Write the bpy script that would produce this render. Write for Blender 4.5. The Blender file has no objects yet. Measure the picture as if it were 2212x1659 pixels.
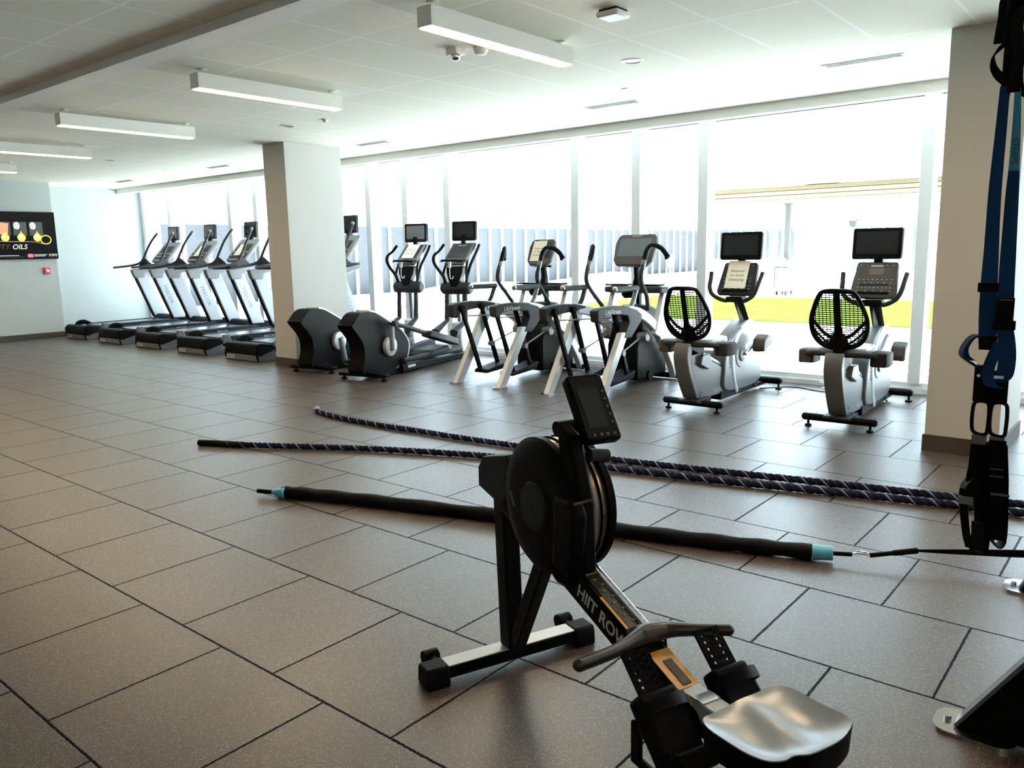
import bpy, math, random
from mathutils import Vector, Matrix, Euler
random.seed(7)
C = bpy.context.scene.collection
PI = math.pi
V = Vector

# ------------------------------------------------------------------ camera
F, YAW, PIT, ROL, CZ = 1735.76, 0.6923, 0.1660, -0.0190, 1.446
fw = V((-math.sin(YAW)*math.cos(PIT), math.cos(YAW)*math.cos(PIT), -math.sin(PIT)))
r0 = V((math.cos(YAW), math.sin(YAW), 0)); u0 = r0.cross(fw)
cr, sr = math.cos(ROL), math.sin(ROL)
right = cr*r0 + sr*u0; up = -sr*r0 + cr*u0
cam = bpy.data.objects.new('camera', bpy.data.cameras.new('camera')); C.objects.link(cam)
cam.matrix_world = Matrix(((right.x, up.x, -fw.x, 0), (right.y, up.y, -fw.y, 0), (right.z, up.z, -fw.z, CZ), (0, 0, 0, 1)))
cam.data.sensor_width = 36; cam.data.lens = F/2212*36; cam.data.clip_end = 400; cam.data.clip_start = 0.05
bpy.context.scene.camera = cam

# ------------------------------------------------------------------ materials
MATS = {}
def mat(name, col, rough=0.5, metal=0.0, spec=0.5, emit=None, es=1.0, coat=0.0):
    m = bpy.data.materials.new(name); m.use_nodes = True
    b = m.node_tree.nodes['Principled BSDF']
    b.inputs['Base Color'].default_value = (*col, 1); b.inputs['Roughness'].default_value = rough
    b.inputs['Metallic'].default_value = metal; b.inputs['Specular IOR Level'].default_value = spec
    b.inputs['Coat Weight'].default_value = coat
    if emit:
        b.inputs['Emission Color'].default_value = (*emit, 1); b.inputs['Emission Strength'].default_value = es
    MATS[name] = m
    return m
def noisy(m, scale=60, lo=0.8, hi=1.15, bump=0.0, bs=None):
    """procedural colour variation and bump on a principled material"""
    nt = m.node_tree; b = nt.nodes['Principled BSDF']; L = nt.links
    tc = nt.nodes.new('ShaderNodeTexCoord'); n = nt.nodes.new('ShaderNodeTexNoise')
    n.inputs['Scale'].default_value = scale; n.inputs['Detail'].default_value = 4
    L.new(tc.outputs['Object'], n.inputs['Vector'])
    mr = nt.nodes.new('ShaderNodeMapRange'); mr.inputs['To Min'].default_value = lo; mr.inputs['To Max'].default_value = hi
    L.new(n.outputs['Fac'], mr.inputs['Value'])
    mx = nt.nodes.new('ShaderNodeVectorMath'); mx.operation = 'SCALE'
    mx.inputs[0].default_value = b.inputs['Base Color'].default_value[:3]
    L.new(mr.outputs[0], mx.inputs['Scale']); L.new(mx.outputs[0], b.inputs['Base Color'])
    if bump:
        bp = nt.nodes.new('ShaderNodeBump'); bp.inputs['Strength'].default_value = bump; bp.inputs['Distance'].default_value = 0.002
        L.new(n.outputs['Fac'], bp.inputs['Height']); L.new(bp.outputs[0], b.inputs['Normal'])
    return m
black = noisy(mat('black plastic', (.0035, .0035, .004), .5, 0, .06), 90, .8, 1.3, .15)
rubber = noisy(mat('black rubber', (.005, .005, .0055), .6, 0, .12), 120, .7, 1.4, .3)
blackm = noisy(mat('black painted steel', (.003, .003, .0035), .42, 0, .09), 40, .85, 1.2)
dgrey = noisy(mat('dark grey plastic', (.024, .025, .027), .55, 0, .10), 80, .85, 1.2, .1)
mgrey = noisy(mat('mid grey plastic', (.13, .135, .14), .4), 60, .9, 1.1)
bgrey = noisy(mat('brown grey plastic', (.060, .050, .044), .5, 0, .3), 70, .9, 1.1)
silver = noisy(mat('silver paint', (.135, .14, .145), .42, .35, .4), 30, .95, 1.05)
lsilver = noisy(mat('light silver paint', (.56, .57, .58), .35, .25), 30, .96, 1.04)
upm = noisy(mat('upright paint', (.36, .37, .385), .4, .1), 30, .96, 1.04)
chrome = mat('polished steel', (.75, .75, .76), .16, 1.0)
white = noisy(mat('white plastic', (.82, .82, .80), .4), 30, .97, 1.03)
paper = noisy(mat('cream paper', (.92, .86, .74), .75), 20, .97, 1.03)
ink = mat('grey ink', (.20, .19, .18), .8)
screen = mat('dark screen glass', (.012, .014, .016), .08, 0, .6, coat=.4)
screenb = noisy(mat('blue grey screen glass', (.085, .11, .125), .2, 0, .6), 8, .9, 1.1)
beltm = noisy(mat('running belt', (.06, .09, .14), .24, 0, .9), 200, .8, 1.3, .2)  # bluish reflections on the belt are put into its base colour
navy = noisy(mat('navy webbing', (.006, .030, .085), .8, 0, .08), 300, .75, 1.3, .4)
skyb = noisy(mat('light blue webbing', (.05, .24, .38), .8, 0, .08), 300, .85, 1.2, .3)
cyan = noisy(mat('cyan plastic', (.10, .42, .62), .35), 60, .7, 1.4)
orange = noisy(mat('orange decal', (.82, .36, .06), .38), 25, .7, 1.15)
yellow = noisy(mat('yellow decal', (.55, .40, .06), .4), 60, .8, 1.1)
decal = mat('smoked decal', (.022, .020, .012), .25)
letw = mat('light lettering', (.55, .55, .53), .5)
letd = mat('dim lettering', (.12, .12, .12), .5)
redp = noisy(mat('red plastic', (.55, .03, .06), .4), 40, .9, 1.1)
pad_sheen = noisy(mat('moulded seat', (.34, .375, .41), .30, 0, .9), 60, .9, 1.1, .05)  # black seat plastic; its reflected sheen is put into the pale base colour
def wall(name, col, rough=.75):
    return noisy(mat(name, col, rough), 3, .985, 1.015)
wallm = wall('painted wall', (.53, .565, .555))
pilm = wall('painted pillar', (.50, .485, .455))
basem = wall('brown baseboard', (.055, .042, .034), .5)
alum = noisy(mat('anodised mullion', (.80, .83, .86), .45, 0), 10, .97, 1.03)
lampw = noisy(mat('lamp housing', (.90, .87, .82), .5), 10, .98, 1.02)
lampe = mat('warm diffuser', (1, .9, .75), .5, emit=(1.0, .74, .46), es=36.0)
spote = mat('downlight lens', (1, .95, .85), .5, emit=(1.0, .93, .8), es=10.0)
concrete = noisy(mat('pale concrete', (.80, .80, .79), .85), 6, .93, 1.05, .2)
def gravel_mat():
    m = mat('white gravel', (.7, .7, .7), .9, 0, .1); nt = m.node_tree; b = nt.nodes['Principled BSDF']; L = nt.links; N = nt.nodes.new
    tc = N('ShaderNodeTexCoord'); v = N('ShaderNodeTexVoronoi'); v.inputs['Scale'].default_value = 3.6; L.new(tc.outputs['Object'], v.inputs['Vector'])
    sp = N('ShaderNodeSeparateColor'); L.new(v.outputs['Color'], sp.inputs[0])
    r = N('ShaderNodeValToRGB'); r.color_ramp.interpolation = 'CONSTANT'; e = r.color_ramp.elements
    e[0].color = (.018, .018, .017, 1); e[1].position = .13; e[1].color = (.05, .05, .048, 1); x = e.new(.24); x.color = (.62, .61, .59, 1); y = e.new(.7); y.color = (.8, .79, .77, 1)
    L.new(sp.outputs[0], r.inputs['Fac']); L.new(r.outputs['Color'], b.inputs['Base Color'])
    return m
gravelm = gravel_mat()
fencem = noisy(mat('grey fence sheet', (.020, .0245, .030), .6), 2, .93, 1.07)
ribm = noisy(mat('white fence rib', (.85, .86, .87), .5), 5, .97, 1.03)
stucco = noisy(mat('white stucco', (.85, .84, .80), .9), 8, .97, 1.03, .2)
creamm = noisy(mat('cream fascia board', (.095, .076, .045), .7, 0, .1), 6, .93, 1.06)
darkgap = mat('dark board gap', (.06, .045, .02), .8)
postm = noisy(mat('grey post', (.055, .052, .05), .6, 0, .1), 8, .93, 1.07)

def grass_mat():
    m = mat('lawn', (.30, .62, .03), 1.0, 0, 0)
    nt = m.node_tree; b = nt.nodes['Principled BSDF']; L = nt.links
    tc = nt.nodes.new('ShaderNodeTexCoord'); n = nt.nodes.new('ShaderNodeTexNoise'); n.inputs['Scale'].default_value = 1.2
    n.inputs['Detail'].default_value = 6
    r = nt.nodes.new('ShaderNodeValToRGB'); r.color_ramp.elements[0].color = (.021, .042, .005, 1); r.color_ramp.elements[1].color = (.032, .058, .008, 1)
    r.color_ramp.elements[0].position = .35; r.color_ramp.elements[1].position = .65
    L.new(tc.outputs['Object'], n.inputs['Vector']); L.new(n.outputs['Fac'], r.inputs['Fac']); L.new(r.outputs['Color'], b.inputs['Base Color'])
    return m
lawn = grass_mat()

def glass_mat():
    m = bpy.data.materials.new('window glass'); m.use_nodes = True; nt = m.node_tree; nt.nodes.clear(); L = nt.links
    o = nt.nodes.new('ShaderNodeOutputMaterial'); t = nt.nodes.new('ShaderNodeBsdfTransparent'); t.inputs[0].default_value = (.93, .97, .98, 1)
    g = nt.nodes.new('ShaderNodeBsdfGlossy'); g.inputs['Roughness'].default_value = .02
    f = nt.nodes.new('ShaderNodeFresnel'); f.inputs['IOR'].default_value = 1.35
    mx = nt.nodes.new('ShaderNodeMixShader')
    gm = nt.nodes.new('ShaderNodeNewGeometry'); iv = nt.nodes.new('ShaderNodeMath'); iv.operation = 'SUBTRACT'; iv.inputs[0].default_value = 1.0
    ml = nt.nodes.new('ShaderNodeMath'); ml.operation = 'MULTIPLY'
    L.new(gm.outputs['Backfacing'], iv.inputs[1]); L.new(iv.outputs[0], ml.inputs[0]); L.new(f.outputs[0], ml.inputs[1])
    L.new(ml.outputs[0], mx.inputs[0]); L.new(t.outputs[0], mx.inputs[1]); L.new(g.outputs[0], mx.inputs[2]); L.new(mx.outputs[0], o.inputs[0])
    return m
glassm = glass_mat()

def floor_mat():
    m = mat('rubber tile floor', (.1, .09, .085), .55)
    nt = m.node_tree; b = nt.nodes['Principled BSDF']; L = nt.links; N = nt.nodes.new
    tc = N('ShaderNodeTexCoord'); sp = N('ShaderNodeSeparateXYZ'); L.new(tc.outputs['Object'], sp.inputs[0])
    def mth(op, a, b_=None, c=None):
        n = N('ShaderNodeMath'); n.operation = op
        for i, v in enumerate((a, b_, c)):
            if v is None: continue
            if isinstance(v, (int, float)): n.inputs[i].default_value = v
            else: L.new(v, n.inputs[i])
        return n.outputs[0]
    T = .61
    yv = mth('DIVIDE', mth('ADD', sp.outputs['Y'], -.8456 + T*40), T)
    row = mth('FLOOR', yv); par = mth('MODULO', row, 2)
    xs = mth('ADD', sp.outputs['X'], mth('ADD', mth('MULTIPLY', par, .29), .20 + T*60))
    xv = mth('DIVIDE', xs, T); colx = mth('FLOOR', xv)
    # wobble so that the joints are not ruler straight
    wn = N('ShaderNodeTexNoise'); wn.inputs['Scale'].default_value = 90; wn.inputs['Detail'].default_value = 2; L.new(tc.outputs['Object'], wn.inputs['Vector'])
    wob = mth('MULTIPLY', mth('SUBTRACT', wn.outputs['Fac'], .5), .012)
    def edge(v):
        fr = mth('FRACT', v); return mth('ADD', mth('MINIMUM', fr, mth('SUBTRACT', 1.0, fr)), wob)
    e = mth('MINIMUM', edge(xv), edge(yv))
    mr = N('ShaderNodeMapRange'); mr.inputs['From Min'].default_value = .0055; mr.inputs['From Max'].default_value = .0098; L.new(e, mr.inputs['Value'])
    joint = mr.outputs[0]
    cb = N('ShaderNodeCombineXYZ'); L.new(colx, cb.inputs[0]); L.new(row, cb.inputs[1])
    wh = N('ShaderNodeTexWhiteNoise'); wh.noise_dimensions = '2D'; L.new(cb.outputs[0], wh.inputs['Vector'])
    ramp = N('ShaderNodeValToRGB'); ramp.color_ramp.interpolation = 'LINEAR'
    ramp.color_ramp.elements[0].color = (.040, .024, .016, 1); ramp.color_ramp.elements[1].color = (.054, .036, .026, 1)
    L.new(wh.outputs['Value'], ramp.inputs['Fac'])
    # EPDM flecks at two sizes
    def flecks(scale, th, seedoff):
        mp = N('ShaderNodeMapping'); mp.inputs['Location'].default_value = (seedoff, seedoff*.7, 0); L.new(tc.outputs['Object'], mp.inputs['Vector'])
        v = N('ShaderNodeTexVoronoi'); v.inputs['Scale'].default_value = scale; L.new(mp.outputs[0], v.inputs['Vector'])
        s2 = N('ShaderNodeSeparateColor'); L.new(v.outputs['Color'], s2.inputs[0])
        a = mth('GREATER_THAN', s2.outputs[0], th); c = mth('LESS_THAN', v.outputs['Distance'], .42)
        return mth('MULTIPLY', a, c), s2.outputs[1]
    f1, r1 = flecks(230, .72, 0); f2, r2 = flecks(430, .60, 3.3)
    fr = N('ShaderNodeValToRGB'); fr.color_ramp.elements[0].color = (.17, .12, .08, 1); fr.color_ramp.elements[1].color = (.31, .28, .25, 1); L.new(r1, fr.inputs['Fac'])
    bn = N('ShaderNodeTexNoise'); bn.inputs['Scale'].default_value = 2.2; bn.inputs['Detail'].default_value = 3; L.new(tc.outputs['Object'], bn.inputs['Vector'])
    hs = N('ShaderNodeMix'); hs.data_type = 'RGBA'; hs.blend_type = 'MULTIPLY'; hs.inputs['Factor'].default_value = .5
    br = N('ShaderNodeValToRGB'); br.color_ramp.elements[0].color = (.8, .72, .75, 1); br.color_ramp.elements[1].color = (1.1, 1.1, 1.05, 1)
    br.color_ramp.elements[0].position = .35; br.color_ramp.elements[1].position = .65
    L.new(bn.outputs['Fac'], br.inputs['Fac']); L.new(ramp.outputs['Color'], hs.inputs['A']); L.new(br.outputs['Color'], hs.inputs['B'])
    m1 = N('ShaderNodeMix'); m1.data_type = 'RGBA'; L.new(mth('MAXIMUM', f1, mth('MULTIPLY', f2, .55)), m1.inputs['Factor']); L.new(hs.outputs['Result'], m1.inputs['A']); L.new(fr.outputs['Color'], m1.inputs['B'])
    m2 = N('ShaderNodeMix'); m2.data_type = 'RGBA'; L.new(joint, m2.inputs['Factor']); m2.inputs['A'].default_value = (.004, .003, .003, 1); L.new(m1.outputs['Result'], m2.inputs['B'])
    L.new(m2.outputs['Result'], b.inputs['Base Color'])
    b.inputs['Roughness'].default_value = .37; L.new(mth('ADD', mth('MULTIPLY', joint, .78), .02), b.inputs['Specular IOR Level'])
    bp = N('ShaderNodeBump'); bp.inputs['Strength'].default_value = .8; bp.inputs['Distance'].default_value = .004
    hh = mth('ADD', joint, mth('MULTIPLY', wn.outputs['Fac'], .08)); L.new(hh, bp.inputs['Height']); L.new(bp.outputs[0], b.inputs['Normal'])
    return m
floorm = floor_mat()

def ceil_mat():
    m = mat('ceiling tile', (.72, .71, .64), .85)
    nt = m.node_tree; b = nt.nodes['Principled BSDF']; L = nt.links; N = nt.nodes.new
    tc = N('ShaderNodeTexCoord'); sp = N('ShaderNodeSeparateXYZ'); L.new(tc.outputs['Object'], sp.inputs[0])
    def mth(op, a, b_=None):
        n = N('ShaderNodeMath'); n.operation = op
        for i, v in enumerate((a, b_)):
            if v is None: continue
            if isinstance(v, (int, float)): n.inputs[i].default_value = v
            else: L.new(v, n.inputs[i])
        return n.outputs[0]
    def line(o, off, T, w):
        v = mth('FRACT', mth('DIVIDE', mth('ADD', o, off + T*60), T)); d = mth('MULTIPLY', mth('MINIMUM', v, mth('SUBTRACT', 1.0, v)), T)
        return mth('LESS_THAN', d, w)
    lx = line(sp.outputs['X'], 5.398, .61, .0115); ly = line(sp.outputs['Y'], -3.5705, 1.22, .0115)
    f = mth('MAXIMUM', lx, ly)
    n = N('ShaderNodeTexNoise'); n.inputs['Scale'].default_value = 120; n.inputs['Detail'].default_value = 3; L.new(tc.outputs['Object'], n.inputs['Vector'])
    r = N('ShaderNodeValToRGB'); r.color_ramp.elements[0].color = (.84, .81, .685, 1); r.color_ramp.elements[1].color = (.90, .87, .745, 1); L.new(n.outputs['Fac'], r.inputs['Fac'])
    mx = N('ShaderNodeMix'); mx.data_type = 'RGBA'; L.new(f, mx.inputs['Factor']); L.new(r.outputs['Color'], mx.inputs['A']); mx.inputs['B'].default_value = (.98, .98, .95, 1)
    L.new(mx.outputs['Result'], b.inputs['Base Color'])
    return m
ceilm = ceil_mat()

# ------------------------------------------------------------------ mesh helpers
class MB:
    def __init__(s): s.v = []; s.f = []
    def add(s, vs, fs):
        o = len(s.v); s.v += [tuple(v) for v in vs]; s.f += [tuple(i+o for i in f) for f in fs]; return s
    def box(s, x0, x1, y0, y1, z0, z1):
        vs = [(x, y, z) for x in (x0, x1) for y in (y0, y1) for z in (z0, z1)]
        return s.add(vs, [(0, 1, 3, 2), (4, 6, 7, 5), (0, 4, 5, 1), (2, 3, 7, 6), (0, 2, 6, 4), (1, 5, 7, 3)])
    def obox(s, c, u, v, w, a, b, d):
        """box centred c, unit axes u,v,w and half sizes a,b,d"""
        c, u, v, w = V(c), V(u).normalized(), V(v).normalized(), V(w).normalized()
        vs = [c + u*a*i + v*b*j + w*d*k for i in (-1, 1) for j in (-1, 1) for k in (-1, 1)]
        return s.add(vs, [(0, 1, 3, 2), (4, 6, 7, 5), (0, 4, 5, 1), (2, 3, 7, 6), (0, 2, 6, 4), (1, 5, 7, 3)])
    def prism(s, pts, a, b, ax='x'):
        """polygon in the plane across axis ax, extruded from a to b"""
        n = len(pts); P = []
        for t in (a, b):
            for p, q in pts: P.append({'x': (t, p, q), 'y': (p, t, q), 'z': (p, q, t)}[ax])
        return s.add(P, [tuple(range(n))[::-1], tuple(range(n, 2*n))] + [(i, (i+1) % n, (i+1) % n+n, i+n) for i in range(n)])
    def oprism(s, o, u, v, w, pts, t0, t1):
        o, u, v, w = V(o), V(u).normalized(), V(v).normalized(), V(w).normalized(); n = len(pts)
        P = [o + u*p + v*q + w*t for t in (t0, t1) for p, q in pts]
        return s.add(P, [tuple(range(n))[::-1], tuple(range(n, 2*n))] + [(i, (i+1) % n, (i+1) % n+n, i+n) for i in range(n)])
    def tube(s, pts, r, n=10, closed=False, rb=None, upv=None, prof=None):
        """swept tube; r may be a number or list; rb second radius; prof list of unit profile points"""
        pts = [V(p) for p in pts]; m = len(pts); rs = r if isinstance(r, (list, tuple)) else [r]*m
        if prof is None: prof = [(math.cos(2*PI*k/n), math.sin(2*PI*k/n)) for k in range(n)]
        n = len(prof); k2 = (rb / rs[0]) if rb else 1.0
        def tan(i):
            if closed: return (pts[(i+1) % m]-pts[i-1]).normalized()
            a = pts[max(i-1, 0)]; b = pts[min(i+1, m-1)]; return (b-a).normalized()
        t = tan(0); ref = V(upv) if upv else (V((0, 0, 1)) if abs(t.z) < .9 else V((0, 1, 0)))
        u = (ref - t*ref.dot(t)).normalized(); vs = []
        for i in range(m):
            t = tan(i)
            if upv: u = V(upv)
            u = (u - t*u.dot(t)).normalized(); w = t.cross(u)
            sc = 1.0
            if 0 < i < m-1 or closed:
                c = (pts[i]-pts[i-1]).normalized().dot(t); sc = 1/max(c, .7)
            for a, b in prof: vs.append(pts[i] + (w*a*k2*sc + u*b)*rs[i])
        fs = []
        for i in range(m if closed else m-1):
            j = (i+1) % m
            for k in range(n): fs.append((i*n+k, i*n+(k+1) % n, j*n+(k+1) % n, j*n+k))
        if not closed: fs += [tuple(range(n))[::-1], tuple(range((m-1)*n, m*n))]
        return s.add(vs, fs)
    def bar(s, p0, p1, wid, hei, upv=(0, 0, 1)):
        return s.tube([p0, p1], hei/2, upv=upv, rb=wid/2, prof=[(-1, -1), (1, -1), (1, 1), (-1, 1)])
    def ribbon(s, pts, wv, wid, th):
        """flat strap along pts with width vector wv"""
        pts = [V(p) for p in pts]; m = len(pts); vs = []; wv0 = V(wv).normalized(); wl = wid if isinstance(wid, (list, tuple)) else (wid, wid)
        for i in range(m):
            q_ = (len(wl)-1)*i/(m-1); a_ = min(int(q_), len(wl)-2); wv = wv0*(wl[a_]+(wl[a_+1]-wl[a_])*(q_-a_))/2
            t = (pts[min(i+1, m-1)]-pts[max(i-1, 0)]).normalized(); n = t.cross(wv).normalized()*th/2
            vs += [pts[i]+wv+n, pts[i]-wv+n, pts[i]-wv-n, pts[i]+wv-n]
        fs = [(i*4+k, i*4+(k+1) % 4, i*4+4+(k+1) % 4, i*4+4+k) for i in range(m-1) for k in range(4)]
        return s.add(vs, fs + [(3, 2, 1, 0), (m*4-4, m*4-3, m*4-2, m*4-1)])
    def lathe(s, c, axis, prof, n=32):
        """prof = [(radius, height)] about axis through c"""
        c, w = V(c), V(axis).normalized(); u = w.orthogonal().normalized(); v = w.cross(u); vs = []
        for r, h in prof:
            for k in range(n): vs.append(c + w*h + (u*math.cos(2*PI*k/n)+v*math.sin(2*PI*k/n))*max(r, 1e-4))
        m = len(prof); fs = [(i*n+k, i*n+(k+1) % n, i*n+n+(k+1) % n, i*n+n+k) for i in range(m-1) for k in range(n)]
        return s.add(vs, fs + [tuple(range(n))[::-1], tuple(range((m-1)*n, m*n))])
    def ball(s, c, r, sc=(1, 1, 1), n=16, m=10):
        vs = []; c = V(c)
        for i in range(m+1):
            a = PI*i/m
            for k in range(n): vs.append((c.x+r*sc[0]*math.sin(a)*math.cos(2*PI*k/n), c.y+r*sc[1]*math.sin(a)*math.sin(2*PI*k/n), c.z+r*sc[2]*math.cos(a)))
        return s.add(vs, [(i*n+k, i*n+n+k, i*n+n+(k+1) % n, i*n+(k+1) % n) for i in range(m) for k in range(n)])
    def panel(s, c, u, v, w, h, th, rad=.02, seg=4):
        """rounded rectangular slab centred c, in-plane unit axes u,v, thickness along u x v"""
        u, v = V(u).normalized(), V(v).normalized(); pts = []
        for cx, cy, a0 in ((w/2-rad, h/2-rad, 0), (-w/2+rad, h/2-rad, PI/2), (-w/2+rad, -h/2+rad, PI), (w/2-rad, -h/2+rad, 1.5*PI)):
            for k in range(seg+1):
                a = a0+PI/2*k/seg; pts.append((cx+rad*math.cos(a), cy+rad*math.sin(a)))
        return s.oprism(c, u, v, u.cross(v), pts, -th/2, th/2)
    def build(s, name, m, parent=None, bevel=0, ang=40, smooth=True):
        me = bpy.data.meshes.new(name); me.from_pydata(s.v, [], s.f)
        import bmesh
        bm = bmesh.new(); bm.from_mesh(me); bmesh.ops.recalc_face_normals(bm, faces=bm.faces); bm.to_mesh(me); bm.free()
        if smooth:
            me.polygons.foreach_set('use_smooth', [True]*len(me.polygons)); me.set_sharp_from_angle(angle=math.radians(ang))
        o = bpy.data.objects.new(name, me); C.objects.link(o); me.materials.append(m)
        if bevel:
            b = o.modifiers.new('bevel', 'BEVEL'); b.width = bevel; b.segments = 3; b.limit_method = 'ANGLE'; b.angle_limit = math.radians(35); b.use_clamp_overlap = True
        if parent: o.parent = parent
        return o
def arc(c, r, a0, a1, n, f):
    """points of an arc; f maps (p,q) to 3D"""
    return [f(c[0]+r*math.cos(math.radians(a0+(a1-a0)*i/n)), c[1]+r*math.sin(math.radians(a0+(a1-a0)*i/n))) for i in range(n+1)]
def smoothp(pts, k=6):
    """Catmull-Rom through pts"""
    P = [V(p) for p in pts]; P = [P[0]*2-P[1]] + P + [P[-1]*2-P[-2]]; out = []
    for i in range(1, len(P)-2):
        for j in range(k):
            t = j/k; a, b, c, d = P[i-1:i+3]
            out.append(.5*((2*b)+(c-a)*t+(2*a-5*b+4*c-d)*t*t+(3*b-a-3*c+d)*t**3))
    out.append(P[-2]); return out
def sm2(pts, k=5, closed=True):
    """smooth a closed 2D outline"""
    n = len(pts); out = []
    for i in range(n):
        a, b, c, d = [V((*pts[(i+q) % n], 0)) for q in (-1, 0, 1, 2)]
        for j in range(k):
            t = j/k; p = .5*((2*b)+(c-a)*t+(2*a-5*b+4*c-d)*t*t+(3*b-a-3*c+d)*t**3); out.append((p.x, p.y))
    return out
def tag(o, label=None, cat=None, group=None, kind=None):
    if label: o['label'] = label
    if cat: o['category'] = cat
    if group: o['group'] = group
    if kind: o['kind'] = kind
    return o
def thing(name, label, cat, loc=(0, 0, 0), rz=0, group=None):
    o = bpy.data.objects.new(name, None); C.objects.link(o); o.location = loc; o.rotation_euler = (0, 0, math.radians(rz)); o.empty_display_size = .1
    return tag(o, label, cat, group)
def copy_tree(o, parent=None):
    c = o.copy(); C.objects.link(c); c.parent = parent
    for ch in list(o.children): copy_tree(ch, c)
    return c
def text(body, size, o, u, v, m, parent, name='lettering', align='CENTER', ext=.0006, squash=1.0, shear=0, bold=0):
    cu = bpy.data.curves.new(name, 'FONT'); cu.body = body; cu.size = size; cu.align_x = align; cu.align_y = 'CENTER'; cu.extrude = ext; cu.offset = bold; cu.shear = shear; cu.resolution_u = 3
    t = bpy.data.objects.new('tmp', cu); C.objects.link(t); bpy.context.view_layer.update()
    me = bpy.data.meshes.new_from_object(t.evaluated_get(bpy.context.evaluated_depsgraph_get())); me.name = name
    bpy.data.objects.remove(t)
    u, v = V(u).normalized()*squash, V(v).normalized(); w = u.normalized().cross(v); o = V(o)
    for p in me.vertices: p.co = o + u*p.co.x + v*p.co.y + w*p.co.z
    ob = bpy.data.objects.new(name, me); C.objects.link(ob); me.materials.clear(); me.materials.append(m)
    if parent: ob.parent = parent
    return ob
def struct(mb, name, m, bevel=0, **k): return tag(mb.build(name, m, None, bevel, **k), kind='structure')

# ================================================================== the room
H = 2.80
WY = 8.36            # inside face of the curtain wall
struct(MB().box(-16.95, 4.2, -4.2, 8.62, -.12, 0), 'floor', floorm)
struct(MB().box(-16.95, 4.2, 3.05, 7.9, H, H+.12), 'ceiling', ceilm)
struct(MB().box(-16.95, 4.2, -4.2, 2.86, H+.055, H+.25), 'ceiling', ceilm)
struct(MB().box(-16.95, 4.2, 2.86, 3.05, H-.005, H+.25), 'trim_1', lampw)                      # soffit band where the ceiling steps
struct(MB().box(-16.95, 4.2, 7.84, 7.96, H-.095, H+.06).box(-16.95, 4.2, 7.96, 8.5, H-.02, H+.06), 'trim_2', lampw, .004)    # shade pocket
# left end: television wall, then the alcove by the window
struct(MB().box(-16.2, -15.95, -4.2, 6.21, 0, 2.93), 'wall_left', wallm)
struct(MB().box(-17.1, -16.86, 6.2, 8.7, 0, 2.93), 'wall_left', wallm)
struct(MB().box(-16.95, -16.2, 6.12, 6.21, 0, 2.93), 'wall_left', wallm)
struct(MB().box(-16.95, 4.2, -4.35, -4.2, 0, 2.93), 'wall_back', wallm)
struct(MB().box(4.2, 4.35, -4.35, 8.62, 0, 2.93), 'wall_right', wallm)
struct(MB().box(-15.95, -15.938, -4.2, 6.222, 0, .1), 'baseboard_left', basem, .002)
struct(MB().box(-16.86, -15.94, 6.21, 6.222, 0, .1).box(-16.86, -16.848, 6.222, 8.3, 0, .1), 'baseboard_left', basem, .002)
def pillar(x0, x1, y0, y1, n):
    struct(MB().box(x0, x1, y0, y1, 0, H), 'wall_pillar', pilm, .004)
    struct(MB().box(x0-.012, x1+.012, y0-.012, y1+.012, 0, .115), 'baseboard_pillar', basem, .003)
pillar(-9.07, -8.62, 6.10, 6.97, 1)
pillar(-1.285, -.835, 6.07, 6.94, 2)
# curtain wall: curb, mullions and panes
struct(MB().box(-16.86, 4.2, 8.32, 8.62, 0, .055), 'trim_3', alum, .003)
struct(MB().box(-16.86, 4.2, WY-.01, WY+.13, .055, .105), 'trim_4', alum, .003)
struct(MB().box(-16.86, 4.2, WY, WY+.13, 2.78, 2.95), 'trim_5', alum)
struct(MB().box(-16.95, 4.35, 8.62, 8.95, 2.75, 3.9), 'wall_front', stucco)
struct(MB().box(-17.0, 4.35, -4.35, 8.9, 2.95+.06, 3.3), 'ceiling', stucco)                          # roof slab
mx = [-16.78, -15.72, -13.53, -12.70, -9.68, -8.87, -8.02, -5.83, -4.965, -4.12, -1.885, -.3, 1.9, 4.1]
for i, x in enumerate(mx):
    struct(MB().box(x-.055, x+.055, WY-.06, WY+.13, .1, 2.79), 'trim_%d' % (6+i), alum, .003)
for i in range(len(mx)-1):
    struct(MB().box(mx[i]+.05, mx[i+1]-.05, WY+.055, WY+.067, .1, 2.785), 'window_%d' % (i+1), glassm, smooth=False)

# ------------------------------------------------------------------ ceiling fittings
def pendant(x, y0=3.30, y1=4.63):
    t = thing('pendant_light', 'x', 'ceiling light', (x, (y0+y1)/2, 2.65), 0, 'linear pendant lights')
    h = (y1-y0)/2
    MB().box(-.055, .055, -h, h, .006, .115).build('housing', lampw, t, .003)
    MB().box(-.046, .046, -h+.012, h-.012, 0, .012).build('diffuser', lampe, t, .002)
    for s in (-1, 1):
        MB().tube([(0, s*(h-.07), .11), (0, s*(h-.07), .15)], .006, 8).build('stem', lampw, t)
        MB().lathe((0, s*(h-.07), .138), (0, 0, 1), [(.03, 0), (.034, .004), (.034, .0115)], 20).build('canopy', white, t)
    return t
pl = pendant(-3.31)
plab = {-3.31: 'white linear pendant light with glowing diffuser, the nearest and largest at top centre',
        -5.71: 'white linear pendant light, second of the row from the camera',
        -8.12: 'white linear pendant light, third of the row from the camera',
        -10.54: 'white linear pendant light cut by the left edge of the photo above the television',
        -12.95: 'white linear pendant light, farthest of the row, only its tip seen at the left edge',
        -.90: 'white linear pendant light above the suspension trainer, outside the photo', 1.51: 'white linear pendant light near the right end wall, outside the photo'}
pl['label'] = plab[-3.31]
for x in (-5.71, -8.12, -10.54, -12.95, -.90, 1.51):
    c = copy_tree(pl); c.location.x = x; c['label'] = plab[x]
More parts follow.
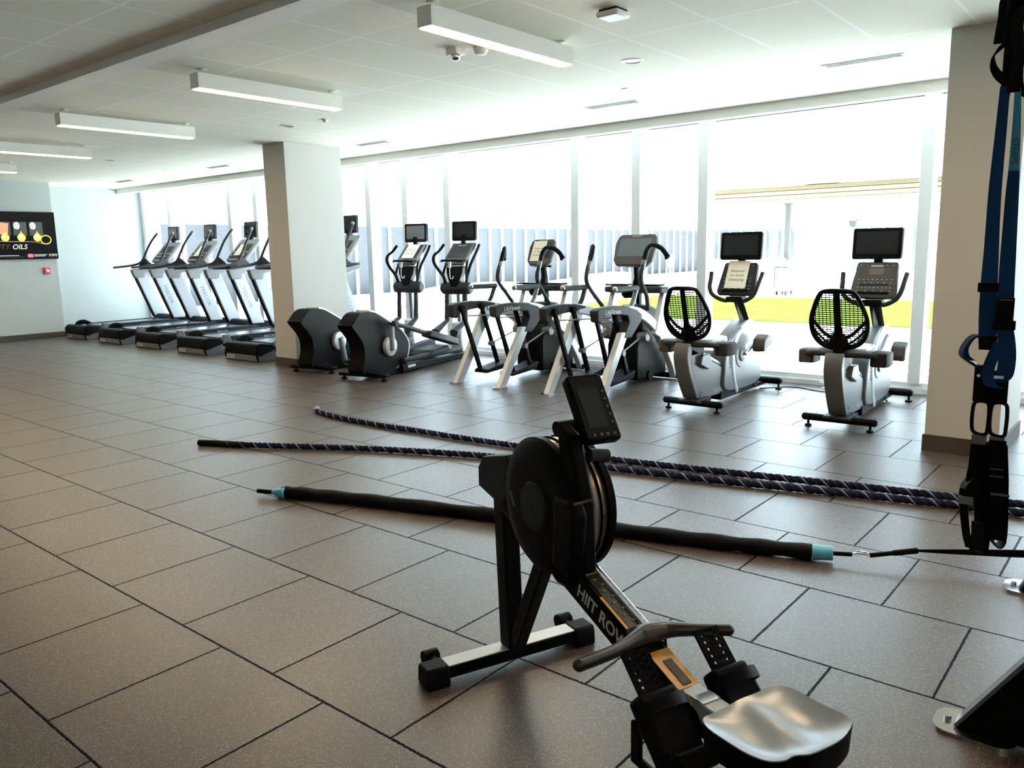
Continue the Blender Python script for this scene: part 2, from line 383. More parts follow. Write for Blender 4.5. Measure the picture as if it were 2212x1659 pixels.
for x in (-11.7, 2.7):  # two unseen fill lamps, added to brighten ceiling, pillars and foreground
    c = copy_tree(pl); c.location = (x, -1.2, 2.705); c['label'] = 'unseen fill light in pendant form, added behind the camera'
def downlight(x, y, label, lit=False, r=.085, z=H):
    t = thing('downlight', label, 'ceiling light', (x, y, z), 0, 'round ceiling fittings')
    MB().lathe((0, 0, 0), (0, 0, -1), [(r, 0), (r, .004), (r*.8, .008), (r*.74, .004), (r*.74, 0)], 32).build('trim_ring', white, t)
    MB().lathe((0, 0, 0), (0, 0, -1), [(r*.72, 0), (r*.72, .003)], 28).build('lens', spote if lit else mgrey, t)
downlight(-3.26, 5.39, 'round recessed ceiling fitting in front of the nearest pendant light')
downlight(-7.55, 5.41, 'round recessed ceiling fitting near the far pillar')
downlight(-11.86, 5.47, 'round recessed ceiling fitting above the treadmills')
downlight(-12.82, 6.84, 'lit round ceiling spot between the two far air vents', True, .1)
downlight(-15.04, 6.80, 'lit round ceiling spot above the far left corner', True, .1)
def vent(x, y, label, L_=.6):
    t = thing('air_vent', label, 'air vent', (x, y, H), 0, 'linear air vents by the windows')
    MB().box(-L_/2, L_/2, -.06, .06, -.006, -.0005).build('frame', white, t, .002)
    s = MB()
    for k in range(2): s.box(-L_/2+.03, L_/2-.03, -.045+.05*k, -.012+.05*k, -.009, -.006)
    s.build('slot', dgrey, t)
vent(-1.99, 6.62, 'white linear air vent nearest the right pillar')
vent(-4.36, 6.85, 'white linear air vent above the arc trainers')
vent(-8.0, 7.0, 'white linear air vent just right of the far pillar top')
vent(-11.66, 7.05, 'white linear air vent above the treadmills left of the far pillar')
vent(-14.9, 7.1, 'white linear air vent above the far left corner')
t = thing('ceiling_sensor', 'white square box on the ceiling at the top of the photo', 'ceiling sensor', (-2.67, 4.2, H))
MB().box(-.075, .075, -.075, .075, -.045, -.012).build('body', white, t, .014)
MB().box(-.06, .06, -.06, .06, -.012, -.0005).build('mounting_plate', dgrey, t, .002)
t = thing('ceiling_strobe', 'white ceiling strobe with clear lens under the nearest pendant light', 'fire alarm', (-3.94, 4.22, H))
MB().box(-.05, .05, -.05, .05, -.045, .003).build('body', white, t, .008)
MB().lathe((0, 0, -.045), (0, 0, -1), [(.034, 0), (.036, .012), (.026, .03), (.01, .036)], 20).build('lens', chrome, t)
t = thing('smoke_detector', 'small round white smoke detector beside the ceiling strobe', 'smoke detector', (-3.80, 4.32, H))
MB().lathe((0, 0, 0), (0, 0, -1), [(.05, .0005), (.05, .02), (.035, .045), (.01, .05)], 24).build('body', white, t)
tag(MB().lathe((-3.86, 6.27, H), (0, 0, -1), [(.035, -.003), (.035, .006), (.02, .012)], 20).build('ceiling_sprinkler', white), 'tiny round white sprinkler cover before the arc trainer air vent', 'sprinkler')
tag(MB().lathe((-6.93, 5.43, H), (0, 0, -1), [(.035, -.003), (.035, .006), (.02, .03)], 20).build('ceiling_sprinkler', white), 'tiny round white sprinkler beside the second pendant light', 'sprinkler')

# ------------------------------------------------------------------ television on the left wall
def tv():
    t = thing('television', 'black flat television on the left wall showing an oils advert', 'television', (-15.95, 5.46, 1.85))
    X, Y, Z = (0, 1, 0), (0, 0, 1), (1, 0, 0)
    MB().box(0, .06, -.73, .76, -.415, .415).build('casing', rubber, t, .006)
    MB().box(.06, .063, -.72, .75, -.405, .405).build('screen_panel', mat('black lit screen', (.003, .003, .003), .5, 0, .06, emit=(.001, .001, .001)), t)
    e = lambda n, c, s=.45: mat(n, c, .5, emit=c, es=s)
    skin, gold, hair, pale = e('screen pale grey', (.65, .65, .64)), e('screen gold', (.75, .6, .08)), e('screen red hair', (.65, .25, .13)), e('screen white', (.8, .8, .78))
    dimb, pink, dark = e('screen dim brown', (.05, .035, .025)), e('screen pink', (.7, .12, .18)), e('screen charcoal', (.03, .035, .03))
    def blob(name, m, pts, d): MB().oprism((.063, 0, 0), X, Y, Z, pts, 0, d).build(name, m, t)
    el = lambda cx, cy, rx, ry, n=20: [(cx+rx*math.cos(2*PI*k/n), cy+ry*math.sin(2*PI*k/n)) for k in range(n)]
    for i, cx in enumerate((-.44, -.10, .16, .42)):
        blob('picture', dark, [(cx-.1, .0), (cx+.12, .0), (cx+.12, .235), (cx-.1, .235)], .0006)
        if i < 2: blob('portrait', hair, [(cx-.07, .02), (cx+.07, .02), (cx+.09, .21), (cx-.07, .23)], .001)
        else:
            blob('portrait', skin, el(cx-.04, .17, .05, .065), .001)
            blob('portrait', dark, el(cx-.06, .18, .012, .006, 8)+[], .0014); blob('portrait', dark, el(cx-.022, .18, .012, .006, 8), .0014)
            blob('portrait', dark, el(cx-.04, .135, .016, .005, 8), .0014)
        blob('oil_drop', gold, [(cx+.02+.068*math.cos(a)*(1 if math.sin(a) < .3 else .75), -.03+.075*math.sin(a)+(.04 if abs(a-PI/2) < .2 else 0)) for a in [2*PI*k/24 for k in range(24)]], .0016)
        blob('oil_drop', skin, el(cx+.0, -.02, .018, .04, 12), .0019)
    ring = MB().tube([(.065, .575+.085*math.cos(a), -.075+.075*math.sin(a)) for a in [2*PI*k/32 for k in range(32)]], .009, 8, True).build('oil_ring', gold, t)
    MB().tube(smoothp([(.065, -.7, -.085), (.065, 0, -.105), (.065, .36, -.11), (.065, .52, -.145), (.065, .6, -.15)]), .006, 8).build('oil_swoosh', e('screen dull gold', (.3, .2, .12)), t)
    text('OILS', .12, (.0645, .13, -.2), X, Y, pale, t, shear=.25); text('BEAUTY', .12, (.0645, -.25, -.2), X, Y, dimb, t, shear=.25)
    blob('red_label', pink, [(.25, -.385), (.335, -.385), (.335, -.325), (.25, -.325)], .001)
    for y0, y1, z in ((.35, .57, -.338), (.35, .52, -.362), (-.3, .1, -.35), (-.3, .18, -.375)):
        s = MB(); y = y0
        while y < y1:
            w = random.uniform(.008, .03); s.box(.063, .0642, y, y+w, z-.005, z+.005); y += w+.006
        s.build('caption_line', pale if z != -.375 else dimb, t)
    s = MB()
    for k, y in enumerate((.60, .64, .675, .71)): s.tube([(.0645, y, -.33), (.0645, y+.012, -.375), (.0645, y+.026, -.325)], .004, 6)
    s.build('signature', pale, t)
tv()
t = thing('fire_alarm_station', 'small red fire alarm box on the wall below the television', 'fire alarm', (-15.95, 6.01, 1.16))
MB().box(-.004, .05, -.05, .05, 0, .12).build('casing', redp, t, .008)
MB().lathe((.05, 0, .06), (1, 0, 0), [(.03, 0), (.03, .01), (.02, .014)], 20).build('sounder', white, t)

# ================================================================== outdoors
struct(MB().box(-60, 40, 8.62, 80, -.2, -.02), 'floor', concrete)
def hump():
    s = MB(); nx, ny = 40, 60
    for i in range(nx+1):
        for j in range(ny+1):
            x = -21.5+i*9.4/nx; y = 9.3+j*34/ny
            k = math.sin(PI*i/nx)*math.sin(PI*min(1, max(0, (y-9.3)/34)))
            s.v.append((x, y, -.01+k*(.30+.12*math.sin(y*.7+x)+.1*math.sin(x*1.3-y*.3)) + k*random.uniform(-.05, .05)))
    s.f = [(i*(ny+1)+j, (i+1)*(ny+1)+j, (i+1)*(ny+1)+j+1, i*(ny+1)+j+1) for i in range(nx) for j in range(ny)]
    return s
tag(hump().build('gravel_bed', gravelm), 'white gravel bed with low mounds along the outside fence', 'gravel', kind='stuff')
tag(MB().box(-11.9, 14, 14.95, 21.6, -.02, .012).build('lawn', lawn), 'bright green lawn strip beyond the windows', 'lawn', kind='stuff')
def fence():
    t = thing('fence', 'grey sheet metal fence with white ribs beyond the gravel', 'fence', (-22.2, 9, 0))
    MB().box(-.06, 0, -6, 37, -.05, 2.33).build('panel', fencem, t)
    y = -5.6
    while y < 37:
        MB().box(-.005, .07, y, y+.09, -.05, 2.34).build('rib', ribm, t); y += .787
    t2 = thing('fence', 'grey sheet metal fence run at the back of the lawn, seen between the bikes', 'fence', (-22.2, 46.2, 0))
    MB().box(0, 34, -.05, 0, -.05, 2.36).build('panel', fencem, t2)
    x = .4
    while x < 20:
        MB().box(x, x+.10, -.12, -.05, -.05, 2.37).build('rib', ribm, t2); x += .72
    for i, (y, z) in enumerate(((22.6, .95), (27.5, 1.0), (31, 1.15))):
        q = thing('outlet_box', ['white upright outlet box before the fence, nearest of three', 'white upright outlet box before the fence, middle of three', 'white upright outlet box before the fence, farthest of three'][i], 'outlet box', (-21.7, 9+y, -.02))
        MB().box(-.05, .05, -.05, .05, .0, .35).build('post', white, q); MB().box(-.1, .1, -.14, .14, .35, z*.9).build('box_body', white, q, .01)
fence()
# neighbouring wing with its cream fascia, posts and grill island
struct(MB().box(-11.75, 12, 23.88, 24.5, 3.15, 3.5).box(-11.75, 12, 24.5, 30, 3.15, 3.5), 'wall_patio_roof', stucco)
t = thing('roof_fascia', 'cream boarded fascia of the outside patio roof', 'roof edge', (-11.75, 23.935, 2.76))
for k in range(3): MB().box(0, 23, -.03, .04, .125*k, .105+.125*k).build('board', creamm, t)
MB().box(0, 23, .02, .06, -.02, .37).build('backing_board', darkgap, t)
struct(MB().box(-8.75, -7.72, 24.06, 24.9, 0, 3.12), 'wall_patio', stucco)
struct(MB().box(-3.6, 12, 29.5, 29.8, 0, 3.1), 'wall_patio', fencem)
for i, (x, h_, w, l) in enumerate(((-9.25, 2.62, .13, 'grey patio post left of the white pier'), (-7.15, 2.06, .17, 'shorter grey patio post right of the white pier'), (-6.25, 2.72, .14, 'grey patio post behind the right bike screen'), (-5.5, 2.7, .12, 'thin pale patio post right of the right bike screen'))):
    t = thing('patio_post', l, 'post', (x, 24.3 if i != 1 else 23.6, -.02), group='patio posts')
    MB().box(-w/2, w/2, -w/2, w/2, .0, h_).build('shaft', postm if i < 2 else alum, t, .005)
    MB().box(-w/2-.03, w/2+.03, -w/2-.03, w/2+.03, h_, h_+.06).build('cap', postm if i < 2 else alum, t, .005)
t = thing('grill_island', 'white masonry outdoor grill island left of the white pier', 'outdoor kitchen', (-10, 23.4, -.02))
MB().box(-1.2, .85, -.4, .4, 0, 1.0).build('counter_body', stucco, t, .01)
MB().box(-1.25, .9, -.45, .45, 1.0, 1.06).build('countertop', white, t, .01)
t = thing('grill_cart', 'grey wheeled grill cart beside the outdoor kitchen island', 'grill', (-8.93, 23.35, -.02))
MB().box(-.17, .17, -.3, .3, .12, .8).build('cabinet', mgrey, t, .01); MB().box(-.19, .19, -.32, .32, .82, 1.0).build('lid', chrome, t, .04)
for a in (-.13, .13):
    for b in (-.22, .22): MB().lathe((a-.01, b, .06), (1, 0, 0), [(.055, 0), (.055, .02)], 16).build('wheel', black, t)
def chair_out(x, y, l, rz):
    t = thing('patio_chair', l, 'chair', (x, y, -.02), rz, 'grey patio chairs')
    MB().box(-.25, .25, -.25, .25, .38, .44).build('seat', mgrey, t, .02); MB().box(-.25, .25, .22, .28, .44, .9).build('backrest', mgrey, t, .02)
    for a in (-.23, .23):
        for b in (-.23, .23): MB().tube([(a, b, 0), (a, b, .4)], .015, 8).build('leg', postm, t)
chair_out(-5.0, 22.9, 'grey patio chair behind the right bike, left one', 20); chair_out(-4.25, 22.9, 'grey patio chair behind the right bike, right one', -15)
t = thing('patio_planter', 'blue grey planter box at the right end of the patio', 'planter', (-3.3, 22.6, -.02)); MB().box(-.5, .5, -.3, .3, 0, .5).build('trough', fencem, t, .02); MB().box(-.45, .45, -.25, .25, .44, .52).build('soil', rubber, t)

# ================================================================== treadmills
def make_treadmill():
    t = thing('treadmill', 'x', 'treadmill', (0, 0, 0), 0, 'treadmills in a row facing the windows')
    b = MB().prism([(0, .10), (0, .20), (.02, .235), (.07, .25), (.25, .225), (.31, .19), (.30, .145), (.05, .075)], -.395, .395).build('rear_cover', black, t, .012)
    MB().prism([(.015, .0), (.0, .012), (.01, .085), (.30, .15), (.31, .0)], -.385, .385).build('rear_foot', silver, t, .005)
    MB().box(-.34, -.16, -.004, .004, .02, .066).build('badge', letw, t)
    text('PRECOR', .04, (-.25, -.0045, .043), (1, 0, 0), (0, 0, 1), black, t)
    for sx in (-1, 1): MB().bar((sx*.385, .02, .005), (sx*.385, .0, .1), .02, .02, (0, 1, 0)).build('foot_edge', black, t)
    MB().prism([(.33, .11), (.33, .215), (2.02, .225), (2.02, .10)], -.30, .30).build('deck', dgrey, t, .01)
    MB().prism([(.36, .215), (.34, .225), (.36, .235), (1.98, .245), (1.98, .226)], -.265, .265).build('belt', beltm, t)
    for sx in (-1, 1):
        MB().prism([(.34, .17), (.36, .245), (1.75, .255), (1.9, .14), (1.9, .10), (.34, .10)], sx*.27, sx*.385).build('side_rail', dgrey, t, .012)
        if sx < 0: MB().prism([(.14, .22), (.19, .285), (.25, .312), (.33, .312), (.40, .28), (.46, .24)], -.385, -.31).build('rail_end_cap', black, t, .02)
        else: MB().prism([(.30, .15), (.335, .275), (.42, .272), (.46, .15)], .325, .39).build('rail_end_cap', mgrey, t, .01)
    text('PRECOR', .05, (.387, 1.1, .19), (0, 1, 0), (0, 0, 1), letw, t)
    MB().prism([(1.62, .0), (1.62, .25), (1.72, .33), (2.05, .30), (2.1, .2), (2.1, .0)], -.37, .37).build('motor_hood', black, t, .03)
    MB().box(-.33, .33, 1.3, 1.62, 0, .10).build('lift_frame', black, t)
    for sx in (-1, 1):
        x0, x1 = (-.395, -.325) if sx < 0 else (.325, .395)
        MB().prism([(1.66, .27), (1.91, .27), (1.56, 1.16), (1.32, 1.16)], x0, x1).build('upright', upm, t, .018)
        if sx > 0: text('PRECOR', .10, (x1+.0006, 1.60, .72), (0, .36, -.93), (0, .93, .36), mgrey, t)
        MB().prism([(1.645, .27), (1.67, .27), (1.325, 1.16), (1.295, 1.16)], x0, x1).build('upright_edge', black, t, .004)
        MB().prism([(1.28, 1.20), (1.30, 1.12), (1.33, 1.04), (1.52, 1.04), (1.55, 1.12), (1.86, 1.20), (1.86, 1.26)], x0-.01, x1+.01).build('shoulder_cover', mgrey, t, .015)
        # hand rail running to the rear, and the rising horn
        MB().tube(smoothp([(sx*.36, .96, 1.245), (sx*.36, 1.25, 1.27), (sx*.36, 1.42, 1.30), (sx*.36, 1.52, 1.36), (sx*.36, 1.60, 1.50), (sx*.355, 1.70, 1.68), (sx*.33, 1.78, 1.80), (sx*.30, 1.84, 1.885)]), .021, 10).build('handrail', dgrey, t)
        MB().lathe((sx*.30, 1.838, 1.88), (-.15*sx, .3, .45), [(.024, -.03), (.026, 0), (.02, .015)], 12).build('grip_end', mgrey, t)
        MB().prism([(1.44, 1.26), (1.52, 1.37), (1.56, 1.42), (1.76, 1.25)], sx*.345, sx*.375).build('gusset', dgrey, t, .004)
    MB().prism([(1.42, 1.20), (1.42, 1.27), (1.92, 1.30), (1.92, 1.22)], -.33, .33).build('crossbar_tray', dgrey, t, .015)
    # console
    n = V((0, .37, .40)).normalized(); c = V((0, 1.84, 1.51))
    MB().panel(c, (1, 0, 0), n, .58, .50, .05, .05).build('console', mgrey, t, .01)
    k = V((1, 0, 0)).cross(n)
    MB().panel(c+k*.027+n*.05, (1, 0, 0), n, .42, .16, .006, .01).build('display', dgrey, t)
    MB().panel(c+k*.03-n*.13, (1, 0, 0), n, .46, .12, .012, .03).build('keypad', dgrey, t)
    s = MB()
    for i in range(6): s.panel(c+k*.038-n*.13+V((-.19+.076*i, 0, 0)), (1, 0, 0), n, .035, .022, .004, .008)
    s.build('button', letw, t); 
    MB().box(-.04, .04, 1.98, 2.03, 1.60, 1.78).build('screen_bracket', black, t, .005)
    q = MB().panel((0, 2.02, 1.87), (1, 0, 0), (0, .05, 1), .37, .27, .045, .02).build('screen_case', dgrey, t, .005)
    MB().panel((0, 1.9965, 1.88), (1, 0, 0), (0, .05, 1), .32, .2, .003, .008).build('screen', screen, q)
    return t
tread = make_treadmill()
tl = ['silver and black treadmill farthest left, beside the television wall corner', 'silver and black treadmill second from the left end of the row', 'silver and black treadmill third from the left end of the row',
      'silver and black treadmill fourth from the left, its far side cut by the pillar', 'silver and black treadmill behind the far pillar, console showing right of the pillar']
for i in range(5):
    o = tread if i == 0 else copy_tree(tread)
    o.location = (-15.235+1.33*i, 6.10, 0); o['label'] = tl[i]
for x, l in ((-13.90, 'cream paper notice on the console of the second treadmill from the left'), (-12.57, 'cream paper notice on the console of the third treadmill from the left'), (-9.915, 'cream paper notice on the treadmill console right of the far pillar')):
    n = V((0, .37, .40)).normalized(); k = V((1, 0, 0)).cross(n)
    o = MB().panel(V((x-.03, 6.1+1.84, 1.51))+k*.047-n*.02, (1, 0, 0), n, .18, .25, .002, .002).build('paper_notice', paper)
    tag(o, l, 'notice', 'paper notices on the treadmills')

# ================================================================== ellipticals
def elliptical(name, label, loc, rz, phase, scr):
    t = thing(name, label, 'elliptical trainer', loc, rz, 'elliptical trainers')
    # rear stabiliser and feet
    MB().box(-.33, .33, -.05, .06, .045, .085).build('rear_stabiliser', black, t, .012)
    MB().box(-.14, .14, -.08, .12, .083, .105).build('stabiliser_plate', black, t, .006)
    for sx in (-.28, .28):
        MB().lathe((sx, 0, 0), (0, 0, 1), [(.035, 0), (.035, .02), (.012, .025), (.012, .05)], 16).build('foot', rubber, t)
    prof = sm2([(-.13, .09), (-.10, .28), (-.125, .45), (-.29, .63), (-.27, .67), (-.15, .765), (-.02, .785), (.16, .75), (.40, .635), (.62, .52), (.75, .40), (.775, .30), (.72, .15), (.66, .02), (.30, .03)], 4)
    MB().prism(prof, -.105, .105).build('drive_housing', black, t, .012)
    top = [(.04, .790), (.16, .762), (.40, .65), (.62, .535), (.755, .41), (.79, .30), (.735, .15), (.68, .04)]
    MB().ribbon([(0, y, z) for y, z in smooth2(top)], (1, 0, 0), .20, .022).build('spine_trim', lsilver, t, .004)
    text('e/9.8', .05, (.1065, .54, .085), (0, 1, 0), (0, 0, 1), letw, t)
    text('PRECOR', .045, (.1065, .14, .52), (0, 1, 0), (0, 0, 1), dgrey, t)
    cy, cz = .355, .355
    for sx in (-1, 1):
        ph = math.radians(phase + (0 if sx > 0 else 180)); ey, ez = cy+.27*math.cos(ph), cz+.27*math.sin(ph)
        MB().lathe((sx*.105, cy, cz), (sx, 0, 0), [(.112, 0), (.118, .025), (.112, .045), (.09, .055), (.0, .058)], 36).build('crank_disc', lsilver, t)
        a = MB().tube([(sx*.165, cy-.05*math.cos(ph), cz-.05*math.sin(ph)), (sx*.165, ey, ez)], .045, 12, rb=.022, upv=(0, math.sin(ph), -math.cos(ph))).build('crank_arm', silver, t)
        MB().lathe((sx*.165, ey, ez), (sx, 0, 0), [(.04, -.02), (.042, 0), (.04, .03), (.02, .034)], 20).build('crank_cap', chrome, a)
        # foot link from the crank to the swing arm
        fy, fz = ey+1.42, .25+max(0, (ez-cz))*.0
        d = V((0, fy-ey, fz-ez)).normalized(); e = V((sx*.20, ey, ez))
        lk = MB().tube([e, e+d*.62, e+d*.78], [.028, .03, .03], 12).lathe(e, (1, 0, 0), [(.036, -.05), (.036, .05)], 16).build('foot_link', dgrey, t)
        pc = e+d*1.06; uu = d; ww = V((0, -d.z, d.y))
        pd = MB().oprism(pc, uu, V((1, 0, 0)), ww, [(-.36, -.07), (-.30, -.085), (.30, -.085), (.36, -.05), (.36, .05), (.30, .085), (-.30, .085), (-.36, .07)], -.045, .035)
        pd = pd.build('pedal', dgrey, t, .012)
        MB().oprism(pc+ww*.037, uu, V((1, 0, 0)), ww, [(-.26, -.055), (.26, -.055), (.26, .055), (-.26, .055)], 0, .006).build('tread_pad', black, pd, .002)
        # swing arm: lower tube, pivot, horn handle
        swy = 2.08 - .05*sx*math.cos(ph)
        MB().tube([(sx*.15, fy-.0, fz+.02), (sx*.15, fy+.0, fz+.13), (sx*.145, swy, .50), (sx*.145, swy+.02, .90)], [.034, .045, .03, .03], 12).build('swing_arm', dgrey, t)
        sw = .12
        hp_ = [(sx*.15, 2.08, 1.0), (sx*.17, 2.05+sw*.1, 1.10), (sx*.25, 2.02+sw*.3, 1.20), (sx*.315, 2.0+sw*.5, 1.30), (sx*.32, 2.0+sw*.7, 1.38), (sx*.27, 2.03+sw, 1.45), (sx*.23, 2.06+sw*1.2, 1.53)] if sx < 0 else [(.16, 2.10, 1.0), (.18, 2.12, 1.12), (.20, 2.16, 1.24), (.215, 2.23, 1.34), (.225, 2.31, 1.44), (.225, 2.37, 1.52)]
        MB().tube(smoothp(hp_), .021, 10).build('horn_handle', black, t)
        # fixed side frame of the console
        MB().tube(smoothp([(sx*.16, 2.12, 1.0), (sx*.18, 2.08, 1.12), (sx*.165, 2.12, 1.24), (sx*.15, 2.20, 1.36), (sx*.165, 2.30, 1.46), (sx*.17, 2.36, 1.53)]), .017, 8).build('side_frame', black, t)
    MB().tube([(-.16, 2.0, 1.30), (-.1, 1.93, 1.315), (.1, 1.93, 1.315), (.16, 2.0, 1.30)], .016, 8).build('front_grip', black, t)
    MB().tube([(0, 1.96, 1.33), (0, 1.95, 1.22)], [.026, .022], 10).build('pulse_grip', lsilver, t)
    MB().tube(smoothp([(0, 1.955, 1.22), (.0, 1.95, 1.13), (.01, 1.95, 1.08), (.045, 1.95, 1.075), (.05, 1.95, 1.11)]), .006, 6).build('safety_hook', chrome, t)
    # rails
    for sx in (-.13, .13): MB().tube([(sx, .60, .155), (sx, 1.95, .135)], .034, 12).build('roller_rail', dgrey, t)
    MB().prism([(.55, .015), (.55, .11), (2.12, .085), (2.12, .03)], -.16, .16).build('base_beam', blackm, t, .012)
    s = MB().box(.1615, .163, .66, .82, .06, .09); s.build('warning_label', letw, t)
    MB().prism([(1.12, .145), (1.2, .21), (1.55, .235), (1.62, .16)], -.19, .19).build('ramp_carriage', dgrey, t, .015)
    # front mast and pivot drum
    MB().prism([(2.08, .02), (2.05, .30), (2.10, .48), (2.24, .48), (2.30, .30), (2.30, .02)], -.09, .09).build('front_shroud', lsilver, t, .03)
    MB().tube([(0, 2.18, .40), (0, 2.16, .95)], .028, 10).build('mast', silver, t)
    MB().tube([(.02, 2.20, .42), (.0, 2.30, .93)], .016, 8).build('brace', dgrey, t)
    MB().tube([(-.23, 2.12, .94), (-.20, 2.12, .94), (.20, 2.12, .94), (.23, 2.12, .94)], [.06, .085, .085, .06], 24).build('pivot_drum', dgrey, t)
    MB().oprism((0, 2.10, 1.12), (1, 0, 0), (0, .15, 1), (0, 1, 0), [(-.05, -.16), (.05, -.16), (.12, .02), (.13, .12), (-.13, .12), (-.12, .02)], -.05, .07).build('mast_cowl', black, t, .02)
    n = V((0, .30, .26)).normalized(); c = V((0, 2.235, 1.42)); k = V((1, 0, 0)).cross(n)
    MB().oprism(c, (1, 0, 0), n, k, [(-.17, -.17), (.17, -.17), (.175, .17), (-.175, .17)], -.02, .02).build('console', bgrey if scr else mgrey, t, .01)
    MB().oprism(c+k*.022, (1, 0, 0), n, k, [(-.14, -.13), (.14, -.13), (.145, .14), (-.145, .14)], 0, .002).build('display', dgrey, t)
    s = MB()
    for i in range(7): s.panel(c+k*.026-n*.06+V((-.10+.033*i, 0, 0)), (1, 0, 0), n, .02, .008, .003, .003)
    for i in range(5): s.panel(c+k*.026-n*.10+V((-.09+.045*i, 0, 0)), (1, 0, 0), n, .014, .010, .003, .003)
    s.build('button', letd, t)
    text('PRECOR', .035, c+k*.0245+n*.11, (1, 0, 0), n, letw, t)
    MB().oprism((0, 2.11, 1.275), (1, 0, 0), (0, 1, .3), (0, 0, 1), [(-.15, -.05), (.15, -.05), (.13, .06), (-.13, .06)], -.02, .02).build('bottle_tray', bgrey, t, .008)
    MB().oprism(c+V((0, .10, .13)), (1, 0, 0), (0, 0, 1), (0, 1, 0), [(-.03, -.05), (.03, -.05), (.03, .10), (-.03, .10)], -.01, .02).build('screen_bracket', black, t, .004)
    q = MB().panel((0, 2.375, 1.705), (1, 0, 0), (0, .05, 1), .375, .265, .05, .022).build('screen_case', black, t, .006)
    MB().panel((0, 2.3485, 1.715), (1, 0, 0), (0, .05, 1), .31, .19, .003, .006).build('screen', screenb if not scr else screen, q)
    return t, c, k, n
def smooth2(pts, k=4):
    return [(p.x, p.y) for p in smoothp([(a, b, 0) for a, b in pts], k)]
e1, cc, kk, nn = elliptical('elliptical_trainer', 'black elliptical trainer beside the far pillar, its crank arm pointing down', (-8.11, 5.97, 0), 12.5, -78, False)
elliptical('elliptical_trainer', 'black elliptical trainer beside the arc trainers, its crank arm pointing up', (-7.11, 5.92, 0), 12.5, 92, True)
M1 = Matrix.Translation((-8.11, 5.97, 0)) @ Matrix.Rotation(math.radians(12.5), 4, 'Z'); R1 = M1.to_3x3()
def notice(label, c, u, v, w, h, lines=True):
    u, v = V(u).normalized(), V(v).normalized(); k = u.cross(v)
    t = thing('paper_notice', label, 'notice', c)
    MB().oprism((0, 0, 0), u, v, k, [(-w/2, -h/2), (w/2, -h/2), (w/2, h/2), (-w/2, h/2)], 0, .0015).build('sheet', paper, t)
    if lines:
        for i, s in enumerate(('Reserved', 'for Social', 'Distancing')):
            text(s, w*.17, k*.0022+v*(h*.13-h*.16*i), u, v, ink, t)
    return t
notice('cream paper notice on the console of the elliptical beside the far pillar', M1 @ (cc+kk*.034), R1 @ V((1, 0, 0)), R1 @ nn, .2, .29)

